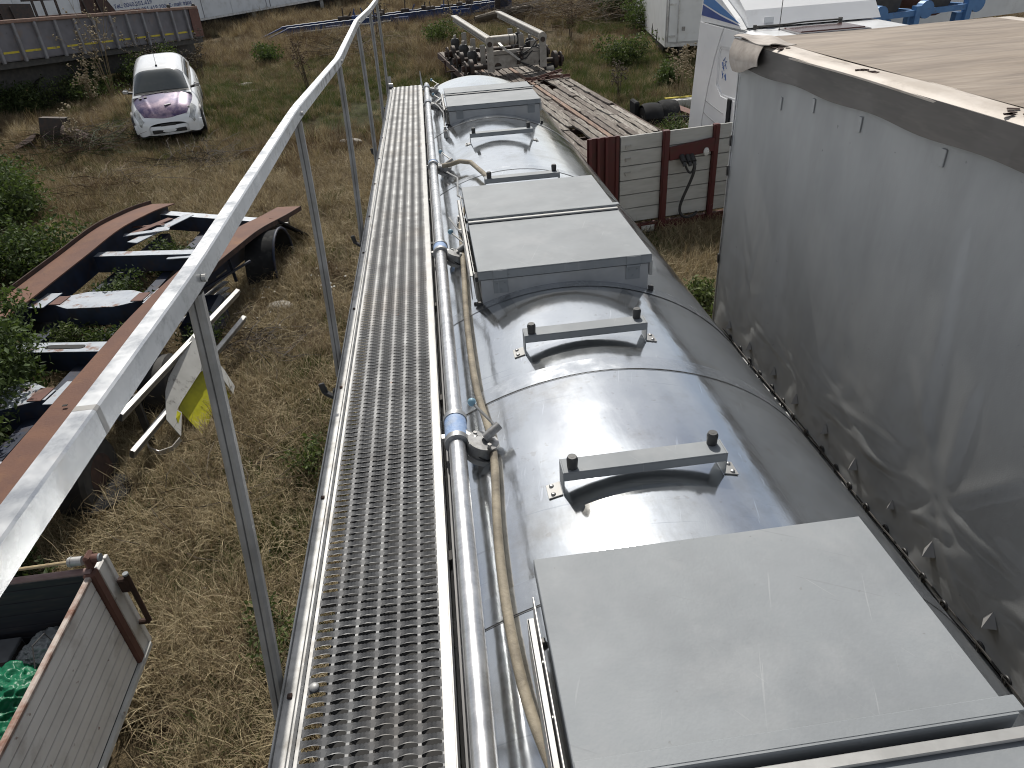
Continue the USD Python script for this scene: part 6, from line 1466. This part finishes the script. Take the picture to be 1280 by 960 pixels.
def make_bushes():
    bush(-5.6, 7.75, 1.15, 1.45, 6200, .045, 'large leafy green bush growing through the near left of the rusty subframe', 101)
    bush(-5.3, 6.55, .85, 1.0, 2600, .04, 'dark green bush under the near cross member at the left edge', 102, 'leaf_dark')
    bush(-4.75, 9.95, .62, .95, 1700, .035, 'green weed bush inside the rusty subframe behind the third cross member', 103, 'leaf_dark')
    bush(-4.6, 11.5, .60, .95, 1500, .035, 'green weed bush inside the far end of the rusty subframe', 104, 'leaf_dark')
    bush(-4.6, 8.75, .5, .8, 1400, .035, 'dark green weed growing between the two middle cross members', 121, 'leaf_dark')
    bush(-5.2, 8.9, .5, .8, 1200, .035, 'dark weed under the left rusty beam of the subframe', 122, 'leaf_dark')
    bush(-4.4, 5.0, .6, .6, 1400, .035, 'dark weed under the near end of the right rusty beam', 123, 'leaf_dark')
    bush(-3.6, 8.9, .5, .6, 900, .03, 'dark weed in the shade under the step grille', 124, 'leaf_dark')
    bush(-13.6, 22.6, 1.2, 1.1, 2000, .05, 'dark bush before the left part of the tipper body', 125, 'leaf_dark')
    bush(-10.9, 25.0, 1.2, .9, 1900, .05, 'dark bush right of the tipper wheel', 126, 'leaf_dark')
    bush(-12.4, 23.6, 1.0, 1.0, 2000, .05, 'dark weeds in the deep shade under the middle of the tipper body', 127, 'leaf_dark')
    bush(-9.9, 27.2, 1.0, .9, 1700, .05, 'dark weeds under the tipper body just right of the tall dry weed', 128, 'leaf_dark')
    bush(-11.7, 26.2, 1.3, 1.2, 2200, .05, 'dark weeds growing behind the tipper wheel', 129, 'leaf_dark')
    bush(-4.45, 7.5, .38, .75, 600, .03, 'spindly bush with pale leaves before the slotted cross member', 105)
    bush(-8.9, 14.6, 2.1, 1.1, 8200, .05, 'broad green bush at the left edge behind the rusty subframe', 106)
    bush(-7.7, 11.9, 1.5, 1.05, 5600, .05, 'green bush left of the rusty subframe, nearer than the broad one', 107)
    bush(-10.6, 17.0, 1.6, .9, 4200, .05, 'green bush highest up the left edge, below the rusty scrap', 108, 'leaf_dark')
    bush(-1.72, 6.15, .32, .45, 380, .03, 'small green weed by the foot of the tanker near the black clip', 109)
    bush(-1.75, 3.9, .5, .4, 700, .028, 'low green weed clump beside the first handrail post', 110)
    bush(3.35, 8.6, .55, .6, 900, .04, 'low green weeds in the gap between tanker and curtain trailer', 111)
    bush(5.1, 15.9, .7, .55, 1200, .035, 'dull green weeds before the black mudguards', 112, 'leaf_dark')
    bush(6.7, 20.6, .8, .7, 1300, .045, 'tall yellow-green weed bush in front of the box trailer', 113)
    bush(6.2, 23.9, 1.2, .8, 2200, .05, 'green bush right of the flatbed deck, beyond the mudguards', 114)
    bush(-5.9, 29.5, .9, .9, 1300, .05, 'greenish bush in dry grass before the long blue chassis', 115)
    bush(-9.4, 26.8, 1.3, 1.1, 2600, .05, 'green weed bush under the right end of the tipper body', 116, 'leaf_dark')
    bush(-12.2, 24.1, 1.1, .9, 1700, .05, 'dark green bush in the shade under the tipper body', 117, 'leaf_dark')
    bush(.6, 30.2, 1.1, .9, 1500, .05, 'sparse green bush beyond the far end of the walkway', 118)
    bush(8.2, 33.5, 2.0, 1.6, 2600, .07, 'dull green bush on the brown slope at the top right', 119, 'leaf_dark')
    bush(8.6, 29.5, 1.6, 1.2, 2200, .06, 'green bush on the slope left of the box trailer', 120)
make_bushes()

def dry_weed(x, y, h, n, label, seed, mat_='seed_head', spread=.35, group=None):
    """a tall dead stalk with branching twigs and seed heads"""
    R = np.random.default_rng(seed); z = float(ground_z(x, y)); T = thing('dry_weed', label, 'dry weed', loc=(x, y, z), group=group)
    st, hd = MB(), MB()
    for k in range(n):
        a = R.uniform(0, 2 * PI); d = np.array([math.cos(a), math.sin(a), 0]) * spread * R.uniform(.2, 1) * h
        hh = h * R.uniform(.6, 1); p0 = np.array([R.normal(0, .04), R.normal(0, .04), -.05]); p2 = p0 + d + (0, 0, hh); p1 = p0 + d * .3 + (0, 0, hh * .55)
        st.add(tube([p0, p1, p2], [.011, .008, .004], 4))
        for j in range(7):
            f = R.uniform(.45, 1); b = (p1 + (p2 - p1) * (f - .55) / .45) if f > .55 else (p0 + (p1 - p0) * f / .55); e = b + np.array([R.normal(0, .12), R.normal(0, .12), R.uniform(.05, .25)]) * h * .5
            st.add(tube([b, e], [.005, .003], 4))
            for i in range(4): hd.add(chamfer_box(.05, .035, .03, .01).apply_transform(rotm((R.random(), R.random(), 1), R.uniform(0, 180))).apply_translation(e + R.normal(0, .035, 3)))
    obj('stalk', st, 'seed_head' if mat_ == 'seed_head' else 'twig', T); obj('seed_head', hd, mat_, T)

def brush(x, y, r, h, n, label, seed, mat_='twig_grey', cat='brush pile', name='brushwood'):
    R = np.random.default_rng(seed); z = float(ground_z(x, y)); T = thing(name, label, cat, loc=(x, y, z)); a_, b_ = MB(), MB()
    for k in range(n):
        p = np.array([R.normal(0, r * .45), R.normal(0, r * .45), R.uniform(0, h * .5)]); q = [p]; d = R.normal(0, 1, 3); d[2] = abs(d[2]) * .5; d /= np.linalg.norm(d)
        for j in range(3): d = d + R.normal(0, .35, 3); d[2] = d[2] * .6; d /= np.linalg.norm(d); e = q[-1] + d * r * .38; e[2] = np.clip(e[2], .02, h); q.append(e)
        (a_ if k % 2 else b_).add(tube(q, [.008, .006, .005, .002], 3, False))
    obj('twigs', a_, mat_, T); obj('twigs', b_, 'twig' if mat_ != 'leaf_dark' else 'rust_dark', T)

def make_weeds():
    dry_weed(-9.85, 24.4, 3.3, 8, 'tall pale dry weed in front of the grey tipper body', 201)
    dry_weed(-12.9, 22.0, 1.2, 5, 'pale bushy dry weed at the left edge under the tipper body', 202)
    dry_weed(-10.3, 23.9, 1.3, 9, 'bushy dry weed at the foot of the tall one', 203)
    dry_weed(-9.1, 26.0, 1.9, 6, 'dry greyish weed at the right end of the tipper body', 204, 'twig')
    dry_weed(-7.9, 27.3, 1.6, 6, 'dry grey weed just right of the tipper body end', 205, 'twig')
    dry_weed(-8.9, 18.9, 1.2, 4, 'thin dry stalks before the rusty scrap', 206)
    dry_weed(-3.75, 23.6, 1.6, 5, 'dark reddish dry weed beside the handrail, above the green patch', 207, 'straw_brown')
    dry_weed(-2.0, 33.8, 1.8, 5, 'grey dry shrub standing before the blue chassis', 208, 'twig')
    dry_weed(6.4, 18.9, 1.5, 5, 'pale dry weed with white heads left of the truck cab', 209)
    dry_weed(6.9, 20.0, 1.3, 5, 'dry weed with pale heads just behind the yellow strip', 210)
    dry_weed(5.1, 19.9, 1.1, 4, 'thin dry stalks beyond the black mudguards', 211, 'twig')
    dry_weed(1.1, 32.0, 1.4, 5, 'pale dry weed with light heads beyond the walkway end', 212)
    dry_weed(8.8, 27.5, 1.7, 6, 'brown dry weed close to the box trailer corner', 213, 'twig')
    dry_weed(5.6, 29.5, 1.5, 6, 'brown dry weed on the slope right of the bogie', 214, 'straw_brown')
    brush(-3.05, 9.0, .75, .35, 130, 'grey tangle of dead twigs beside the guard bars', 301)
    brush(-8.7, 19.3, 1.2, .55, 260, 'dark heap of dead brush right of the rusty scrap', 302, 'leaf_dark')
    brush(-5.7, 17.5, 1.1, .45, 120, 'greyish brown dead brush left of the handrail below the car', 303)
    brush(-7.2, 16.4, 1.0, .4, 110, 'brown dead brush behind the rusty subframe', 304, 'straw_brown')
    brush(-4.5, 10.6, .6, .9, 60, 'bare grey twigs standing inside the rusty subframe', 305)
    brush(-2.9, 5.9, .8, .3, 90, 'thin dead stalks between the dump body and the guard bars', 306, 'straw')
    brush(-3.1, 30.2, 1.7, .8, 170, 'wide brown bramble thicket before the blue chassis', 307, 'straw_brown')
    brush(7.0, 33.0, 2.6, 1.5, 240, 'brown bramble thicket on the top right slope', 308, 'straw_brown')
    brush(10.0, 36.0, 3.0, 1.8, 260, 'dark brown bramble thicket highest on the top right slope', 309)
    brush(4.0, 35.5, 2.2, 1.2, 200, 'bramble thicket behind the bogie', 310)
    brush(9.6, 30.2, 1.6, 1.3, 150, 'bramble thicket beside the box trailer', 311, 'straw_brown')
    # cut stems, a log and dark posts on the slope
    T = thing('log', 'weathered fallen log lying on the slope behind the bogie', 'log', base=(3.6, 35, 1.9))
    obj('trunk', tube([(2.3, 34.6, 1.95), (3.4, 35.0, 2.1), (4.9, 35.6, 2.2)], [.16, .18, .13], 12), 'twig', T, 30); obj('broken_end', tube([(4.9, 35.6, 2.2), (5.05, 35.66, 2.21)], [.13, .06], 12), 'straw_pale', T)
    P = thing('steel_post', 'dark steel post standing behind the bogie at the top of the picture', 'post', base=(3.55, 36.2, 1.7))
    obj('shaft', MB().box(3.35, 3.6, 36.1, 36.3, 1.5, 4.4, .02), 'cast_iron', P); obj('bracket', MB().box(3.6, 3.95, 36.0, 36.2, 2.3, 3.6, .03), 'navy_steel', P)
make_weeds()
